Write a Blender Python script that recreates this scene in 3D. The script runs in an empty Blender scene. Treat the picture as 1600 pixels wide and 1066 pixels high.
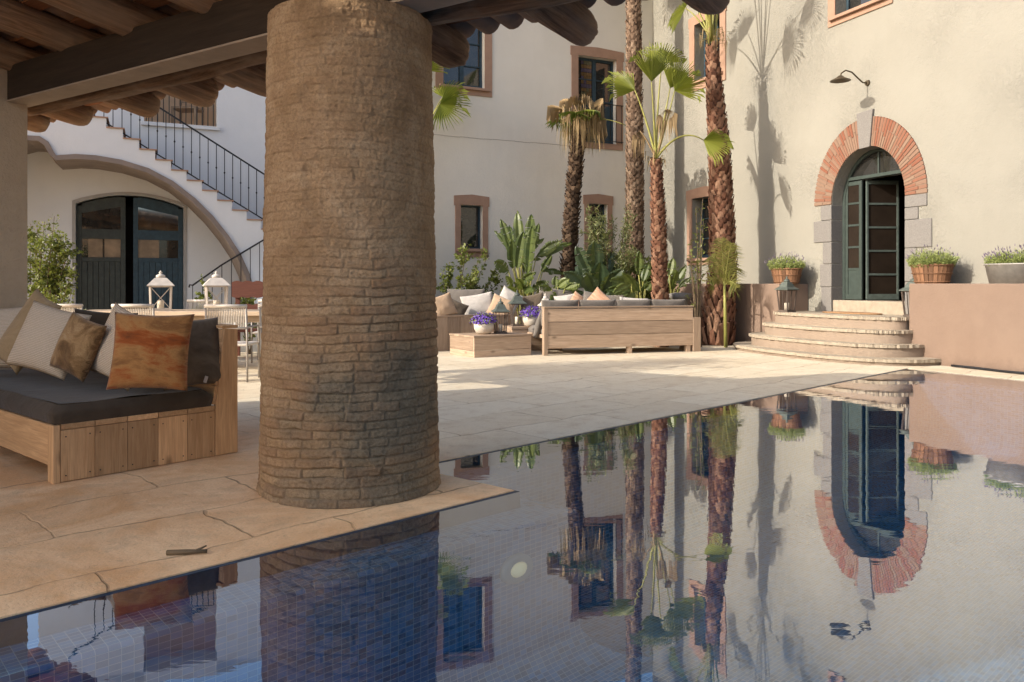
import bpy, math, random
import numpy as np
from mathutils import Vector, Matrix, noise
from mathutils.geometry import tessellate_polygon
random.seed(7)
SC = bpy.context.scene
COL = SC.collection
R = math.radians
# ------------------------------------------------------------------ camera, sky, sun, exposure
F, CX, HY, CZ = 1250.0, 800.0, 443.0, 1.2          # focal length in photo pixels, principal column, horizon row, eye height
cd = bpy.data.cameras.new('camera'); cam = bpy.data.objects.new('camera', cd); COL.objects.link(cam)
cam.location = (0, 0, CZ); cam.rotation_euler = (R(90), 0, 0)
cd.sensor_width = 36; cd.lens = 36 * F / 1600; cd.shift_y = -(533 - HY) / 1600; cd.clip_end = 500; cd.clip_start = .05
SC.camera = cam
SUN_L = Vector((.918, .396, 0)).normalized(); SUN_EL = R(27)
w = bpy.data.worlds.new('World'); SC.world = w; w.use_nodes = True
nt = w.node_tree; nt.nodes.clear()
sky = nt.nodes.new('ShaderNodeTexSky'); sky.sky_type = 'NISHITA'; sky.sun_disc = False
sky.sun_elevation = SUN_EL; sky.sun_rotation = math.atan2(-SUN_L.x, -SUN_L.y); sky.air_density = 1.0; sky.dust_density = 3.0; sky.ozone_density = .6
tint = nt.nodes.new('ShaderNodeMix'); tint.data_type = 'RGBA'; tint.blend_type = 'MULTIPLY'; tint.inputs[0].default_value = 1
tint.inputs[7].default_value = (.95, .96, 1.0, 1)
bg = nt.nodes.new('ShaderNodeBackground'); bg.inputs[1].default_value = .15
wo = nt.nodes.new('ShaderNodeOutputWorld')
nt.links.new(sky.outputs[0], tint.inputs[6]); nt.links.new(tint.outputs[2], bg.inputs[0]); nt.links.new(bg.outputs[0], wo.inputs[0])
sd = bpy.data.lights.new('sun', 'SUN'); sd.energy = 2.75; sd.angle = R(.35); sd.color = (1, .92, .80)
sun = bpy.data.objects.new('sun', sd); COL.objects.link(sun)
ldir = Vector((SUN_L.x * math.cos(SUN_EL), SUN_L.y * math.cos(SUN_EL), -math.sin(SUN_EL)))
sun.rotation_euler = ldir.to_track_quat('-Z', 'Y').to_euler(); sun.location = (-20, -10, 14)
SC.view_settings.view_transform = 'Standard'; SC.view_settings.look = 'None'; SC.view_settings.gamma = 1
SC.view_settings.exposure = 1.03
SC.render.engine = 'CYCLES'
cy = SC.cycles; cy.use_denoising = True; cy.max_bounces = 8; cy.diffuse_bounces = 5; cy.glossy_bounces = 4; cy.transparent_max_bounces = 12
cy.transmission_bounces = 4; cy.sample_clamp_indirect = 6; cy.caustics_reflective = False; cy.caustics_refractive = False

# ------------------------------------------------------------------ pixel -> world helpers (photo pixels, known depth or plane)
def at(px, py, d): return Vector(((px - CX) / F * d, d, CZ + (HY - py) / F * d))
def ground(px, py, z=0.0):
    d = (CZ - z) * F / (py - HY); return Vector(((px - CX) / F * d, d, z))
class Fr:                                             # a vertical plane: u along it, z up, off along its normal
    def __init__(s, o, u, n): s.o = Vector((o[0], o[1], 0)); s.u = Vector((u[0], u[1], 0)).normalized(); s.n = Vector((n[0], n[1], 0)).normalized()
    def p(s, u, z, off=0): return s.o + s.u * u + s.n * off + Vector((0, 0, z))
    def hit(s, px, py, off=0):
        r = Vector(((px - CX) / F, 1, 0)); o = s.o + s.n * off
        t = o.dot(s.n) / r.dot(s.n); q = r * t
        return (q - o).dot(s.u), CZ + (HY - py) / F * t
    def u_(s, px, off=0): return s.hit(px, HY, off)[0]

# ------------------------------------------------------------------ mesh builder
class MB:
    def __init__(s): s.v = []; s.f = []; s.mi = []; s.sm = []; s.tc = []; s.rn = []; s.cur = 0; s.rnd = .5; s.smooth = False
    def add(s, vs, fs, tc=None, mi=None, sm=None, rnd=None):
        b = len(s.v); r = random.random() if rnd is None else rnd
        s.v += [tuple(v) for v in vs]; s.tc += [tuple(t) for t in (tc if tc is not None else vs)]; s.rn += [r] * len(vs)
        s.f += [tuple(b + i for i in f) for f in fs]; s.mi += [s.cur if mi is None else mi] * len(fs); s.sm += [s.smooth if sm is None else sm] * len(fs)
        return s
    def hexa(s, c8, grain=0, **k):                     # 8 corners: bottom 4 ccw, top 4 ccw
        c = [Vector(x) for x in c8]
        L = [(c[1] - c[0]).length, (c[3] - c[0]).length, (c[4] - c[0]).length]
        if grain is None: grain = max(range(3), key=lambda i: L[i])
        off = [random.random() * 40 for _ in range(3)]
        tc = []
        for i in range(8):
            q = [L[0] * (i % 4 in (1, 2)), L[1] * (i % 4 in (2, 3)), L[2] * (i > 3)]
            q = q[grain:] + q[:grain]
            tc.append([a + b for a, b in zip(q, off)])
        return s.add(c, [(0, 3, 2, 1), (4, 5, 6, 7), (0, 1, 5, 4), (1, 2, 6, 5), (2, 3, 7, 6), (3, 0, 4, 7)], tc, **k)
    def box(s, x0, x1, y0, y1, z0, z1, M=None, grain=None, **k):
        c = [Vector(p) for p in ((x0, y0, z0), (x1, y0, z0), (x1, y1, z0), (x0, y1, z0), (x0, y0, z1), (x1, y0, z1), (x1, y1, z1), (x0, y1, z1))]
        if M is not None: c = [M @ p for p in c]
        return s.hexa(c, grain, **k)
    def fbox(s, fr, u0, u1, z0, z1, o0, o1, grain=None, **k):
        c = [fr.p(u, z, o) for z in (z0, z1) for u, o in ((u0, o0), (u1, o0), (u1, o1), (u0, o1))]
        return s.hexa(c, grain, **k)
    def bar(s, a, b, wd, ht, up=(0, 0, 1), **k):       # rectangular bar from a to b
        a = Vector(a); b = Vector(b); d = (b - a).normalized(); up = Vector(up)
        x = d.cross(up)
        if x.length < 1e-4: x = d.cross(Vector((1, 0, 0)))
        x.normalize(); y = x.cross(d).normalized(); x = x * wd / 2; y = y * ht / 2
        return s.hexa([a - x - y, b - x - y, b + x - y, a + x - y, a - x + y, b - x + y, b + x + y, a + x + y], 0, **k)
    def tube(s, pts, rad, n=8, cap=True, sm=True, **k):
        pts = [Vector(p) for p in pts]
        if not hasattr(rad, '__len__'): rad = [rad] * len(pts)
        vs = []; tc = []; L = 0; off = random.random() * 30
        ref = Vector((0, 0, 1))
        d0 = (pts[1] - pts[0]).normalized()
        if abs(d0.z) > .9: ref = Vector((1, 0, 0))
        for i, p in enumerate(pts):
            d = (pts[min(i + 1, len(pts) - 1)] - pts[max(i - 1, 0)]).normalized()
            x = d.cross(ref)
            if x.length < 1e-3: x = d.cross(Vector((0, 1, 0)))
            x.normalize(); y = x.cross(d).normalized(); ref = -y if False else ref
            if i: L += (p - pts[i - 1]).length
            for j in range(n):
                a = 2 * math.pi * j / n
                vs.append(p + x * math.cos(a) * rad[i] + y * math.sin(a) * rad[i]); tc.append((L + off, math.cos(a) * rad[i] + off, math.sin(a) * rad[i]))
        fs = [(i * n + j, i * n + (j + 1) % n, (i + 1) * n + (j + 1) % n, (i + 1) * n + j) for i in range(len(pts) - 1) for j in range(n)]
        r = k.pop('rnd', random.random())
        s.add(vs, fs, tc, sm=sm, rnd=r, **k)
        if cap:
            b = len(s.v) - len(vs); m = k.get('mi', s.cur)
            m = s.cur if m is None else m
            s.f += [tuple(b + j for j in reversed(range(n))), tuple(b + (len(pts) - 1) * n + j for j in range(n))]; s.mi += [m, m]; s.sm += [False, False]
        return s
    def lathe(s, c, prof, n=20, sm=True, rot=0, sq=None, **k):   # prof: (r, z)
        c = Vector(c); vs = [c + Vector((r * math.cos(rot + 2 * math.pi * j / n), r * math.sin(rot + 2 * math.pi * j / n), z)) for r, z in prof for j in range(n)]
        fs = [(i * n + j, i * n + (j + 1) % n, (i + 1) * n + (j + 1) % n, (i + 1) * n + j) for i in range(len(prof) - 1) for j in range(n)]
        s.add(vs, fs, sm=sm, **k); b = len(s.v) - len(vs)
        s.f += [tuple(b + j for j in reversed(range(n))), tuple(b + (len(prof) - 1) * n + j for j in range(n))]; s.mi += [s.mi[-1]] * 2; s.sm += [False] * 2
        return s
    def poly(s, pts3, holes=(), flip=False, **k):
        loops = [[Vector(p) for p in pts3]] + [[Vector(p) for p in h] for h in holes]
        flat = [p for l in loops for p in l]
        n2 = Vector((0, 0, 0))
        l0 = loops[0]
        for i in range(len(l0)): n2 += l0[i].cross(l0[(i + 1) % len(l0)])
        n2.normalize()
        ax = n2.orthogonal().normalized(); ay = n2.cross(ax)
        tris = tessellate_polygon([[Vector((p.dot(ax), p.dot(ay), 0)) for p in l] for l in loops])
        fs = []
        for t in tris:
            a, b, c = (flat[i] for i in t)
            nn = (b - a).cross(c - a)
            t = tuple(t)
            if nn.dot(n2) < 0: t = t[::-1]
            if flip: t = t[::-1]
            fs.append(t)
        return s.add(flat, fs, **k)
    def fprism(s, fr, poly, o0, o1, holes=(), caps=(True, True), **k):
        kk = dict(k); kk.setdefault('rnd', random.random())
        P = lambda q, o: [fr.p(u, z, o) for u, z in q]
        if caps[1]: s.poly(P(poly, o1), [P(h, o1) for h in holes], **kk)
        if caps[0]: s.poly(P(poly, o0), [P(h, o0) for h in holes], **kk)
        for q in [poly] + list(holes):
            n = len(q)
            for i in range(n):
                a, b = q[i], q[(i + 1) % n]
                s.add([fr.p(*a, o0), fr.p(*b, o0), fr.p(*b, o1), fr.p(*a, o1)], [(0, 1, 2, 3)], **kk)
        return s
    def build(s, name, mats, parent=None, bevel=0, label=None, fixn=False, **props):
        if not isinstance(mats, (list, tuple)): mats = [mats]
        me = bpy.data.meshes.new(name); me.from_pydata(s.v, [], s.f)
        for m in mats: me.materials.append(m)
        me.polygons.foreach_set('material_index', s.mi); me.polygons.foreach_set('use_smooth', s.sm)
        a = me.attributes.new('tc', 'FLOAT_VECTOR', 'POINT'); a.data.foreach_set('vector', np.array(s.tc, 'f').ravel())
        a = me.attributes.new('rnd', 'FLOAT', 'POINT'); a.data.foreach_set('value', np.array(s.rn, 'f'))
        if fixn:
            import bmesh
            bm = bmesh.new(); bm.from_mesh(me); bmesh.ops.remove_doubles(bm, verts=bm.verts, dist=1e-5); bmesh.ops.recalc_face_normals(bm, faces=bm.faces); bm.to_mesh(me); bm.free()
        me.update()
        o = bpy.data.objects.new(name, me); COL.objects.link(o)
        if bevel:
            m = o.modifiers.new('bevel', 'BEVEL'); m.width = bevel; m.segments = 2; m.limit_method = 'ANGLE'; m.angle_limit = R(50)
        if parent is not None: adopt(o, parent)
        if label: o['label'] = label
        for k, v in props.items(): o[k] = v
        return o
ROOTS = {}
def mat_of(p):
    m = Matrix.LocRotScale(p.location, p.rotation_euler.to_quaternion(), p.scale)
    return (mat_of(p.parent) @ p.matrix_parent_inverse @ m) if p.parent else m
def adopt(o, parent):                                  # geometry stays where it was built
    o.parent = parent; o.matrix_parent_inverse = mat_of(parent).inverted()
def thing(name, label, cat, loc=(0, 0, 0), group=None, rz=0):
    o = bpy.data.objects.new(name, None); COL.objects.link(o); o.empty_display_size = .2
    o.location = loc; o.rotation_euler = (0, 0, rz); o['label'] = label; o['category'] = cat
    if group: o['group'] = group
    return o
def copy_tree(o, parent=None):
    c = o.copy(); COL.objects.link(c)
    if parent is not None: c.parent = parent
    for ch in list(o.children): copy_tree(ch, c)
    return c

# ------------------------------------------------------------------ materials
def newmat(name):
    m = bpy.data.materials.new(name); m.use_nodes = True; nt = m.node_tree; nt.nodes.clear()
    return m, nt
class N:
    def __init__(s, nt): s.nt = nt
    def n(s, t, **k):
        x = s.nt.nodes.new('ShaderNode' + t)
        for a, b in k.items(): setattr(x, a, b)
        return x
    def l(s, a, b): s.nt.links.new(a, b)
    def coord(s, kind='Object', scale=(1, 1, 1), rot=(0, 0, 0)):
        mp = s.n('Mapping'); mp.inputs['Scale'].default_value = scale; mp.inputs['Rotation'].default_value = rot
        if kind in ('tc', 'uvm'):
            a = s.n('Attribute'); a.attribute_name = kind; s.l(a.outputs['Vector'], mp.inputs[0])
        else:
            s.l(s.n('TexCoord').outputs[kind], mp.inputs[0])
        return mp.outputs[0]
    def noise(s, vec, sc, det=5, rough=.6, dist=0):
        t = s.n('TexNoise'); t.inputs['Scale'].default_value = sc; t.inputs['Detail'].default_value = det; t.inputs['Roughness'].default_value = rough; t.inputs['Distortion'].default_value = dist
        s.l(vec, t.inputs['Vector']); return t.outputs['Fac']
    def ramp(s, fac, stops, interp='LINEAR'):
        r = s.n('ValToRGB'); r.color_ramp.interpolation = interp; e = r.color_ramp.elements
        while len(e) < len(stops): e.new(.5)
        for x, (p, c) in zip(e, stops): x.position = p; x.color = (*c, 1) if len(c) == 3 else c
        s.l(fac, r.inputs[0]); return r.outputs[0]
    def mix(s, fac, a, b, mode='MIX'):
        m = s.n('Mix'); m.data_type = 'RGBA'; m.blend_type = mode
        for v, i in ((fac, 0), (a, 6), (b, 7)):
            if hasattr(v, 'is_output'): s.l(v, m.inputs[i])
            elif i == 0: m.inputs[0].default_value = v
            else: m.inputs[i].default_value = (*v, 1)
        return m.outputs[2]
    def math(s, op, a, b=None, c=None):
        m = s.n('Math'); m.operation = op
        for v, i in ((a, 0), (b, 1), (c, 2)):
            if v is None: continue
            if hasattr(v, 'is_output'): s.l(v, m.inputs[i])
            else: m.inputs[i].default_value = v
        return m.outputs[0]
    def attr(s, name):
        a = s.n('Attribute'); a.attribute_name = name; return a.outputs['Fac']
    def bump(s, h, strength=.3, dist=.02, prev=None):
        b = s.n('Bump'); b.inputs['Strength'].default_value = strength; b.inputs['Distance'].default_value = dist
        s.l(h, b.inputs['Height'])
        if prev is not None: s.l(prev, b.inputs['Normal'])
        return b.outputs[0]
    def out(s, col, rough=.8, bump=None, spec=.3, metal=0, **k):
        p = s.n('BsdfPrincipled')
        for v, nm in ((col, 'Base Color'), (rough, 'Roughness')):
            if hasattr(v, 'is_output'): s.l(v, p.inputs[nm])
            else: p.inputs[nm].default_value = (*v, 1) if nm == 'Base Color' else v
        p.inputs['Specular IOR Level'].default_value = spec; p.inputs['Metallic'].default_value = metal
        for a, b in k.items(): p.inputs[a.replace('_', ' ')].default_value = b
        if bump is not None: s.l(bump, p.inputs['Normal'])
        o = s.n('OutputMaterial'); s.l(p.outputs[0], o.inputs[0]); return p
def plain(name, col, rough=.6, var=.15, sc=6, metal=0, spec=.3, bs=0, bsc=40, kind='Object'):
    m, nt = newmat(name); g = N(nt); v = g.coord(kind)
    a = g.noise(v, sc); c = g.ramp(a, [(.25, [x * (1 - var) for x in col]), (.75, [min(1, x * (1 + var)) for x in col])])
    b = g.bump(g.noise(v, bsc), bs, .01) if bs else None
    g.out(c, rough, b, spec, metal); return m
def stucco(name, col, patch, rough_b=.5, scale=1.0, blot=.08):
    m, nt = newmat(name); g = N(nt); v = g.coord('Object')
    big = g.noise(v, .45, 5, .65); mid = g.noise(v, 3.5 * scale, 6, .7); fine = g.noise(v, 38, 4, .7)
    c = g.mix(g.ramp(big, [(.38, (0, 0, 0)), (.68, (1, 1, 1))]), col, patch)
    c = g.mix(g.ramp(mid, [(.3, (blot * 2,) * 3), (.55, (0, 0, 0))]), c, [x * .78 for x in col])
    sp = g.ramp(g.noise(v, 2.1, 8, .75, 1.5), [(.66, (0, 0, 0)), (.72, (.28,) * 3)])
    c = g.mix(sp, c, [x * .72 for x in col])
    zz = g.n('SeparateXYZ'); g.l(v, zz.inputs[0])
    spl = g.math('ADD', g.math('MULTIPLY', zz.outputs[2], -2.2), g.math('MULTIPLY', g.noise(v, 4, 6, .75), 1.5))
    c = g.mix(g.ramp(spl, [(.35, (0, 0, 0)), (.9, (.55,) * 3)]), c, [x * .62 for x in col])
    streak = g.noise(g.coord('Object', (2.2, 2.2, .22)), 1.6, 4, .6)
    c = g.mix(g.ramp(streak, [(.55, (0, 0, 0)), (.75, (.12,) * 3)]), c, [col[0] * .8, col[1] * .78, col[2] * .75])
    mask = g.ramp(g.noise(v, .35, 3), [(.38, (.15,) * 3), (.6, (1, 1, 1))])
    rg = g.math('MULTIPLY', g.ramp(g.noise(v, 15, 5, .75), [(.42, (1, 1, 1)), (.56, (0, 0, 0))]), mask); c = g.mix(g.math('MULTIPLY', rg, .05 if rough_b > .6 else .03), c, [x * .72 for x in col])
    h = g.math('MULTIPLY', g.math('SUBTRACT', mid, g.math('MULTIPLY', rg, .35)), mask); b1 = g.bump(h, rough_b, .06); b2 = g.bump(fine, rough_b * .5, .01, b1)
    g.out(c, .92, b2, .15); return m
def wood(name, c0, c1, knots=True, rough=.7, gs=1.0, grey=None):
    m, nt = newmat(name); g = N(nt); v = g.coord('tc', (1.2 * gs, 14 * gs, 14 * gs))
    gr = g.noise(v, 2.2, 7, .65, .6); fine = g.noise(g.coord('tc', (3, 90, 90)), 1.5, 3, .6)
    c = g.ramp(gr, [(.25, c0), (.5, [(a + b) / 2 for a, b in zip(c0, c1)]), (.72, c1)])
    c = g.mix(g.ramp(fine, [(.3, (.35,) * 3), (.6, (0, 0, 0))]), c, [x * .6 for x in c0])
    if knots:
        vo = g.n('TexVoronoi'); vo.inputs['Scale'].default_value = 2.6; g.l(g.coord('tc', (1, 2.2, 2.2)), vo.inputs['Vector'])
        k = g.ramp(vo.outputs['Distance'], [(.05, (1, 1, 1)), (.17, (0, 0, 0))])
        c = g.mix(g.math('MULTIPLY', k, .75), c, [x * .38 for x in c0])
    rn = g.attr('rnd'); hs = g.n('HueSaturation'); g.l(c, hs.inputs['Color']); g.l(g.math('MULTIPLY_ADD', rn, .62, .68), hs.inputs['Value']); hs.inputs['Saturation'].default_value = 1
    c = hs.outputs[0]
    if grey: c = g.mix(g.ramp(g.noise(g.coord('tc'), 3, 4), [(.4, (0, 0, 0)), (.7, (.7,) * 3)]), c, grey)
    g.out(c, rough, g.bump(gr, .35, .004), .25); return m
def leafmat(name, c0, c1, tr=.35, dry=None, rough=.45):
    m, nt = newmat(name); g = N(nt); rn = g.attr('rnd')
    no = g.noise(g.coord('Object'), 9, 3)
    f = g.math('ADD', g.math('MULTIPLY', rn, .7), g.math('MULTIPLY', no, .3))
    st = [(.15, c0), (.7, c1)]
    if dry: st += [(.86, c1), (.97, dry)]
    c = g.ramp(f, st)
    p = g.out(c, rough, None, .35)
    t = g.n('BsdfTranslucent'); g.l(g.mix(.5, c, (.35, .42, .06), 'MIX'), t.inputs[0])
    mx = g.n('MixShader'); mx.inputs[0].default_value = tr; g.l(p.outputs[0], mx.inputs[1]); g.l(t.outputs[0], mx.inputs[2])
    o = [x for x in nt.nodes if x.type == 'OUTPUT_MATERIAL'][0]; g.l(mx.outputs[0], o.inputs[0]); return m
def glassmat(name, col, rough=.03, spec=.8, kind='Object', tree=False):
    m, nt = newmat(name); g = N(nt)
    g.out(g.ramp(g.noise(g.coord(kind), 4, 3), [(.3, [x * .6 for x in col]), (.7, [x * 1.3 for x in col])]), rough, g.bump(g.noise(g.coord(kind), 1.2, 2), .03, .05), spec); return m
def fabric(name, c0, c1, sc=8, weave=260, rough=.95, stops=None, kind='tc', dist=1.0, scale=(1, 1, 1)):
    m, nt = newmat(name); g = N(nt); v = g.coord(kind, scale)
    a = g.noise(v, sc, 6, .65, dist); c = g.ramp(a, stops or [(.3, c0), (.7, c1)])
    f = g.noise(g.coord(kind), weave, 2, .5)
    c = g.mix(g.ramp(f, [(.3, (.3,) * 3), (.6, (0, 0, 0))]), c, [x * .55 for x in c0])
    wr = g.bump(g.noise(g.coord(kind), 6, 3, .5, .8), .35, .03)
    p = g.out(c, rough, g.bump(f, .4, .002, wr), .1); p.inputs['Sheen Weight'].default_value = .15; return m
M = {}
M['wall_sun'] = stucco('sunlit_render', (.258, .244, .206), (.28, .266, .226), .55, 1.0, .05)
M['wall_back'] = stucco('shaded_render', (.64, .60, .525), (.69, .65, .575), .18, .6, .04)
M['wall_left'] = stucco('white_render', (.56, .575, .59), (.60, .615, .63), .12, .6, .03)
M['terracotta'] = stucco('terracotta_render', (.215, .15, .112), (.24, .172, .13), .22, .8, .12)
M['plaster'] = stucco('beige_plaster', (.46, .36, .26), (.52, .42, .31), .45, 1.2, .12)
M['brown_trim'] = plain('brown_stone_trim', (.32, .20, .14), .9, .12, 5, bs=.25, bsc=60)
M['brown_band'] = plain('brown_arch_stone', (.19, .155, .135), .9, .2, 3, bs=.3, bsc=30)
M['granite'] = plain('grey_granite', (.185, .172, .158), .9, .25, 60, bs=.5, bsc=35)
M['step_riser'] = stucco('step_riser_render', (.27, .205, .155), (.31, .245, .185), .3, 1.5, .1)
M['step_edge'] = plain('limestone_nosing', (.33, .275, .205), .8, .2, 9, bs=.6, bsc=14)
M['tan_mat'] = plain('coir', (.35, .2, .1), .95, .2, 40, bs=.5, bsc=150)
M['wood_sofa'] = wood('sofa_pine', (.46, .245, .11), (.74, .45, .23))
M['wood_far'] = wood('lounge_pine', (.32, .222, .148), (.50, .37, .265))
M['wood_pale'] = wood('pale_table_wood', (.38, .28, .19), (.55, .43, .31))
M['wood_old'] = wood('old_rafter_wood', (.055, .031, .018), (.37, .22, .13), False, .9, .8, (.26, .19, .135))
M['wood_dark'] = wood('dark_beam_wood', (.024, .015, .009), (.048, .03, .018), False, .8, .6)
M['wood_red'] = wood('reddish_bench_wood', (.14, .05, .035), (.22, .085, .055), False)
M['wood_board'] = wood('rusty_roof_board', (.16, .065, .03), (.30, .13, .06), False, .85, .6)
M['strip'] = plain('bounce_lit_underside', (.30, .23, .17), .85, .15, 6)  # pale tone stands in for floor bounce on the beam's bottom face
M['tile_roof'] = plain('clay_roof_tile', (.26, .16, .105), .9, .35, 5, bs=.3, bsc=40, kind='tc')
M['iron'] = plain('black_iron', (.02, .02, .022), .5, .2, 8, metal=.3)
M['bronze'] = plain('bronze', (.10, .075, .045), .5, .25, 12, metal=.5)
M['green_paint'] = plain('grey_green_paint', (.042, .056, .049), .45, .2, 10)
M['blue_paint'] = plain('blue_green_paint', (.024, .046, .062), .55, .35, 12, bs=.2, bsc=60)
M['dark_paint'] = plain('charcoal_paint', (.034, .040, .036), .6, .35, 12, bs=.2, bsc=60)
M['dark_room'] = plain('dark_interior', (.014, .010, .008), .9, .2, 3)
M['glass'] = glassmat('window_glass', (.025, .024, .022))
M['mirror_glass'] = plain('sky_reflecting_glass', (.34, .37, .38), .05, .2, 3, metal=1)
M['glass_blind'] = glassmat('frosted_pane', (.19, .135, .085), .3, .4)
M['white_metal'] = plain('white_painted_metal', (.55, .50, .44), .5, .15, 12)
M['chair_rope'] = plain('pale_rope', (.46, .42, .37), .9, .15, 30)
M['chair_metal'] = plain('grey_chair_metal', (.32, .29, .26), .45, .1, 8, metal=.3)
M['lantern_wood'] = plain('dark_lantern_wood', (.10, .075, .06), .7, .3, 12)
M['lantern_roof'] = plain('weathered_copper', (.095, .11, .095), .6, .3, 14, metal=.3)
M['candle'] = plain('candle_wax', (.68, .6, .48), .5, .05, 5)
M['lan_glass'] = glassmat('lantern_glass', (.2, .18, .15), .08, .5)
M['basket'] = wood('basket_slat', (.13, .065, .035), (.25, .13, .07), False)
M['zinc'] = plain('dull_zinc', (.30, .28, .25), .55, .2, 10, metal=.3)
M['pot'] = plain('cream_ceramic', (.55, .49, .41), .5, .1, 6)
M['soil'] = plain('soil', (.06, .042, .03), .95, .3, 12, bs=.6, bsc=30)
M['fan'] = leafmat('fan_leaf', (.10, .13, .022), (.23, .25, .04), .35, (.34, .24, .09))
M['fan_dark'] = leafmat('fan_leaf_dark', (.05, .08, .018), (.10, .13, .025), .25, (.25, .16, .07))
M['petiole'] = plain('petiole', (.24, .23, .06), .5, .3, 6)
M['dry'] = leafmat('dry_frond', (.20, .13, .065), (.38, .27, .14), .2, (.45, .34, .18), .8)
M['banana'] = leafmat('paddle_leaf', (.03, .055, .018), (.14, .17, .045), .22, (.22, .20, .06), .4)
M['banana_dark'] = leafmat('paddle_leaf_dark', (.022, .042, .022), (.075, .105, .05), .18, None, .4)
M['shrub'] = leafmat('shrub_leaf', (.05, .07, .015), (.16, .18, .04), .3, (.2, .16, .05))
M['olive'] = leafmat('narrow_leaf', (.07, .09, .035), (.18, .19, .08), .25)
M['areca'] = leafmat('feather_leaf', (.09, .105, .022), (.24, .22, .055), .3, (.4, .25, .08))
M['lav'] = leafmat('lavender_leaf', (.15, .19, .055), (.33, .37, .13), .25)
M['lav_tip'] = plain('lavender_flower', (.12, .09, .14), .8, .3, 10)
M['purple'] = plain('purple_flower', (.16, .08, .42), .8, .4, 30)
M['stem'] = plain('brown_stem', (.12, .085, .05), .85, .3, 10)
M['char'] = fabric('charcoal_fabric', (.058, .040, .026), (.086, .062, .042), 4, 320)
M['grey_f'] = fabric('grey_fabric', (.075, .055, .038), (.18, .14, .10), 3, 280)
M['far_grey'] = fabric('taupe_fabric', (.13, .115, .10), (.20, .175, .15), 5, 200)
M['white_f'] = fabric('off_white_fabric', (.44, .40, .36), (.56, .52, .47), 5, 200)
M['tan_f'] = fabric('tan_fabric', (.35, .24, .15), (.5, .36, .25), 6, 200)
M['orange_f'] = fabric('orange_stripe_fabric', (.36, .17, .09), (.5, .36, .26), 3, 200, scale=(1, 12, 1), dist=0)
M['rust_f'] = fabric('rust_patchwork', (.24, .07, .02), (.3, .15, .05), 2.4, 240, stops=[(.28, (.11, .045, .017)), (.4, (.30, .075, .018)), (.5, (.40, .20, .07)), (.6, (.22, .10, .035)), (.75, (.44, .28, .12))], scale=(.9, 1.9, 1), dist=.4)
M['hide_f'] = fabric('cowhide', (.1, .05, .02), (.3, .18, .08), 5, 150, stops=[(.3, (.09, .05, .02)), (.45, (.22, .12, .05)), (.58, (.38, .23, .105)), (.75, (.52, .36, .2))], dist=1.0)
M['cord_f'] = fabric('brown_linen', (.32, .21, .105), (.48, .33, .18), 7, 260)
def ribbed(name, c0, c1):
    m, nt = newmat(name); g = N(nt); v = g.coord('tc')
    wv = g.n('TexWave'); wv.inputs['Scale'].default_value = 26; wv.inputs['Distortion'].default_value = 1.2; wv.inputs['Detail Scale'].default_value = 4; wv.bands_direction = 'Y'; g.l(v, wv.inputs[0])
    c = g.ramp(wv.outputs['Fac'], [(.1, c0), (.5, c1)]); c = g.mix(g.ramp(g.noise(v, 120, 3), [(.35, (.3,) * 3), (.6, (0, 0, 0))]), c, [x * .7 for x in c0])
    g.out(c, .95, g.bump(wv.outputs['Fac'], .5, .004, g.bump(g.noise(v, 6, 3), .3, .03)), .1); return m
M['cream_f'] = ribbed('ribbed_cream_knit', (.50, .38, .26), (.68, .54, .40))
def trunkmat(name, c0, c1, c2):
    m, nt = newmat(name); g = N(nt); rn = g.attr('rnd'); no = g.noise(g.coord('Object'), 14, 5, .7)
    f = g.math('ADD', g.math('MULTIPLY', rn, .6), g.math('MULTIPLY', no, .45))
    g.out(g.ramp(f, [(.15, c0), (.5, c1), (.85, c2)]), .9, g.bump(g.noise(g.coord('Object', (1, 1, .3)), 60, 3), .5, .01), .15); return m
M['trunk_red'] = trunkmat('reddish_palm_bark', (.05, .022, .014), (.15, .07, .043), (.28, .165, .105))
M['trunk_grey'] = trunkmat('greyish_palm_bark', (.05, .033, .022), (.15, .097, .066), (.28, .2, .14))
M['trunk_dark'] = trunkmat('dark_palm_bark', (.022, .014, .010), (.06, .038, .025), (.15, .10, .065))
# brick ring of the door arch: colour changes per brick through 'rnd'
def brickring():
    m, nt = newmat('arch_brick'); g = N(nt); rn = g.attr('rnd'); no = g.noise(g.coord('Object'), 22, 4, .7)
    f = g.math('ADD', g.math('MULTIPLY', rn, .75), g.math('MULTIPLY', no, .25))
    g.out(g.ramp(f, [(.1, (.20, .075, .045)), (.3, (.215, .10, .065)), (.55, (.215, .13, .09)), (.9, (.225, .155, .11))]), .9, g.bump(no, .4, .01), .15); return m
M['arch_brick'] = brickring(); M['mortar'] = plain('mortar', (.21, .145, .105), .95, .2, 20, bs=.3)
def column_mat():
    m, nt = newmat('eroded_brick'); g = N(nt); v = g.coord('Object')
    big = g.noise(v, 2.2, 6, .7, .6); f = g.noise(v, 60, 5, .75); ml = g.attr('mortar'); gs = g.attr('stain')
    c = g.ramp(big, [(.28, (.235, .145, .075)), (.5, (.36, .24, .138)), (.72, (.48, .35, .22))])
    c = g.mix(g.ramp(f, [(.3, (.6,) * 3), (.55, (0, 0, 0))]), c, (.13, .08, .045))
    c = g.mix(g.math('MULTIPLY', ml, .5), c, (.16, .105, .062))
    bt = g.attr('brick'); c = g.mix(g.math('MULTIPLY', bt, .5), c, (.20, .105, .06), 'MIX')
    c = g.mix(g.math('MULTIPLY', gs, .8), c, g.ramp(f, [(.3, (.07, .062, .046)), (.7, (.20, .175, .13))]))
    g.out(c, .95, g.bump(f, .9, .012), .1); return m
M['column'] = column_mat()
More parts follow.
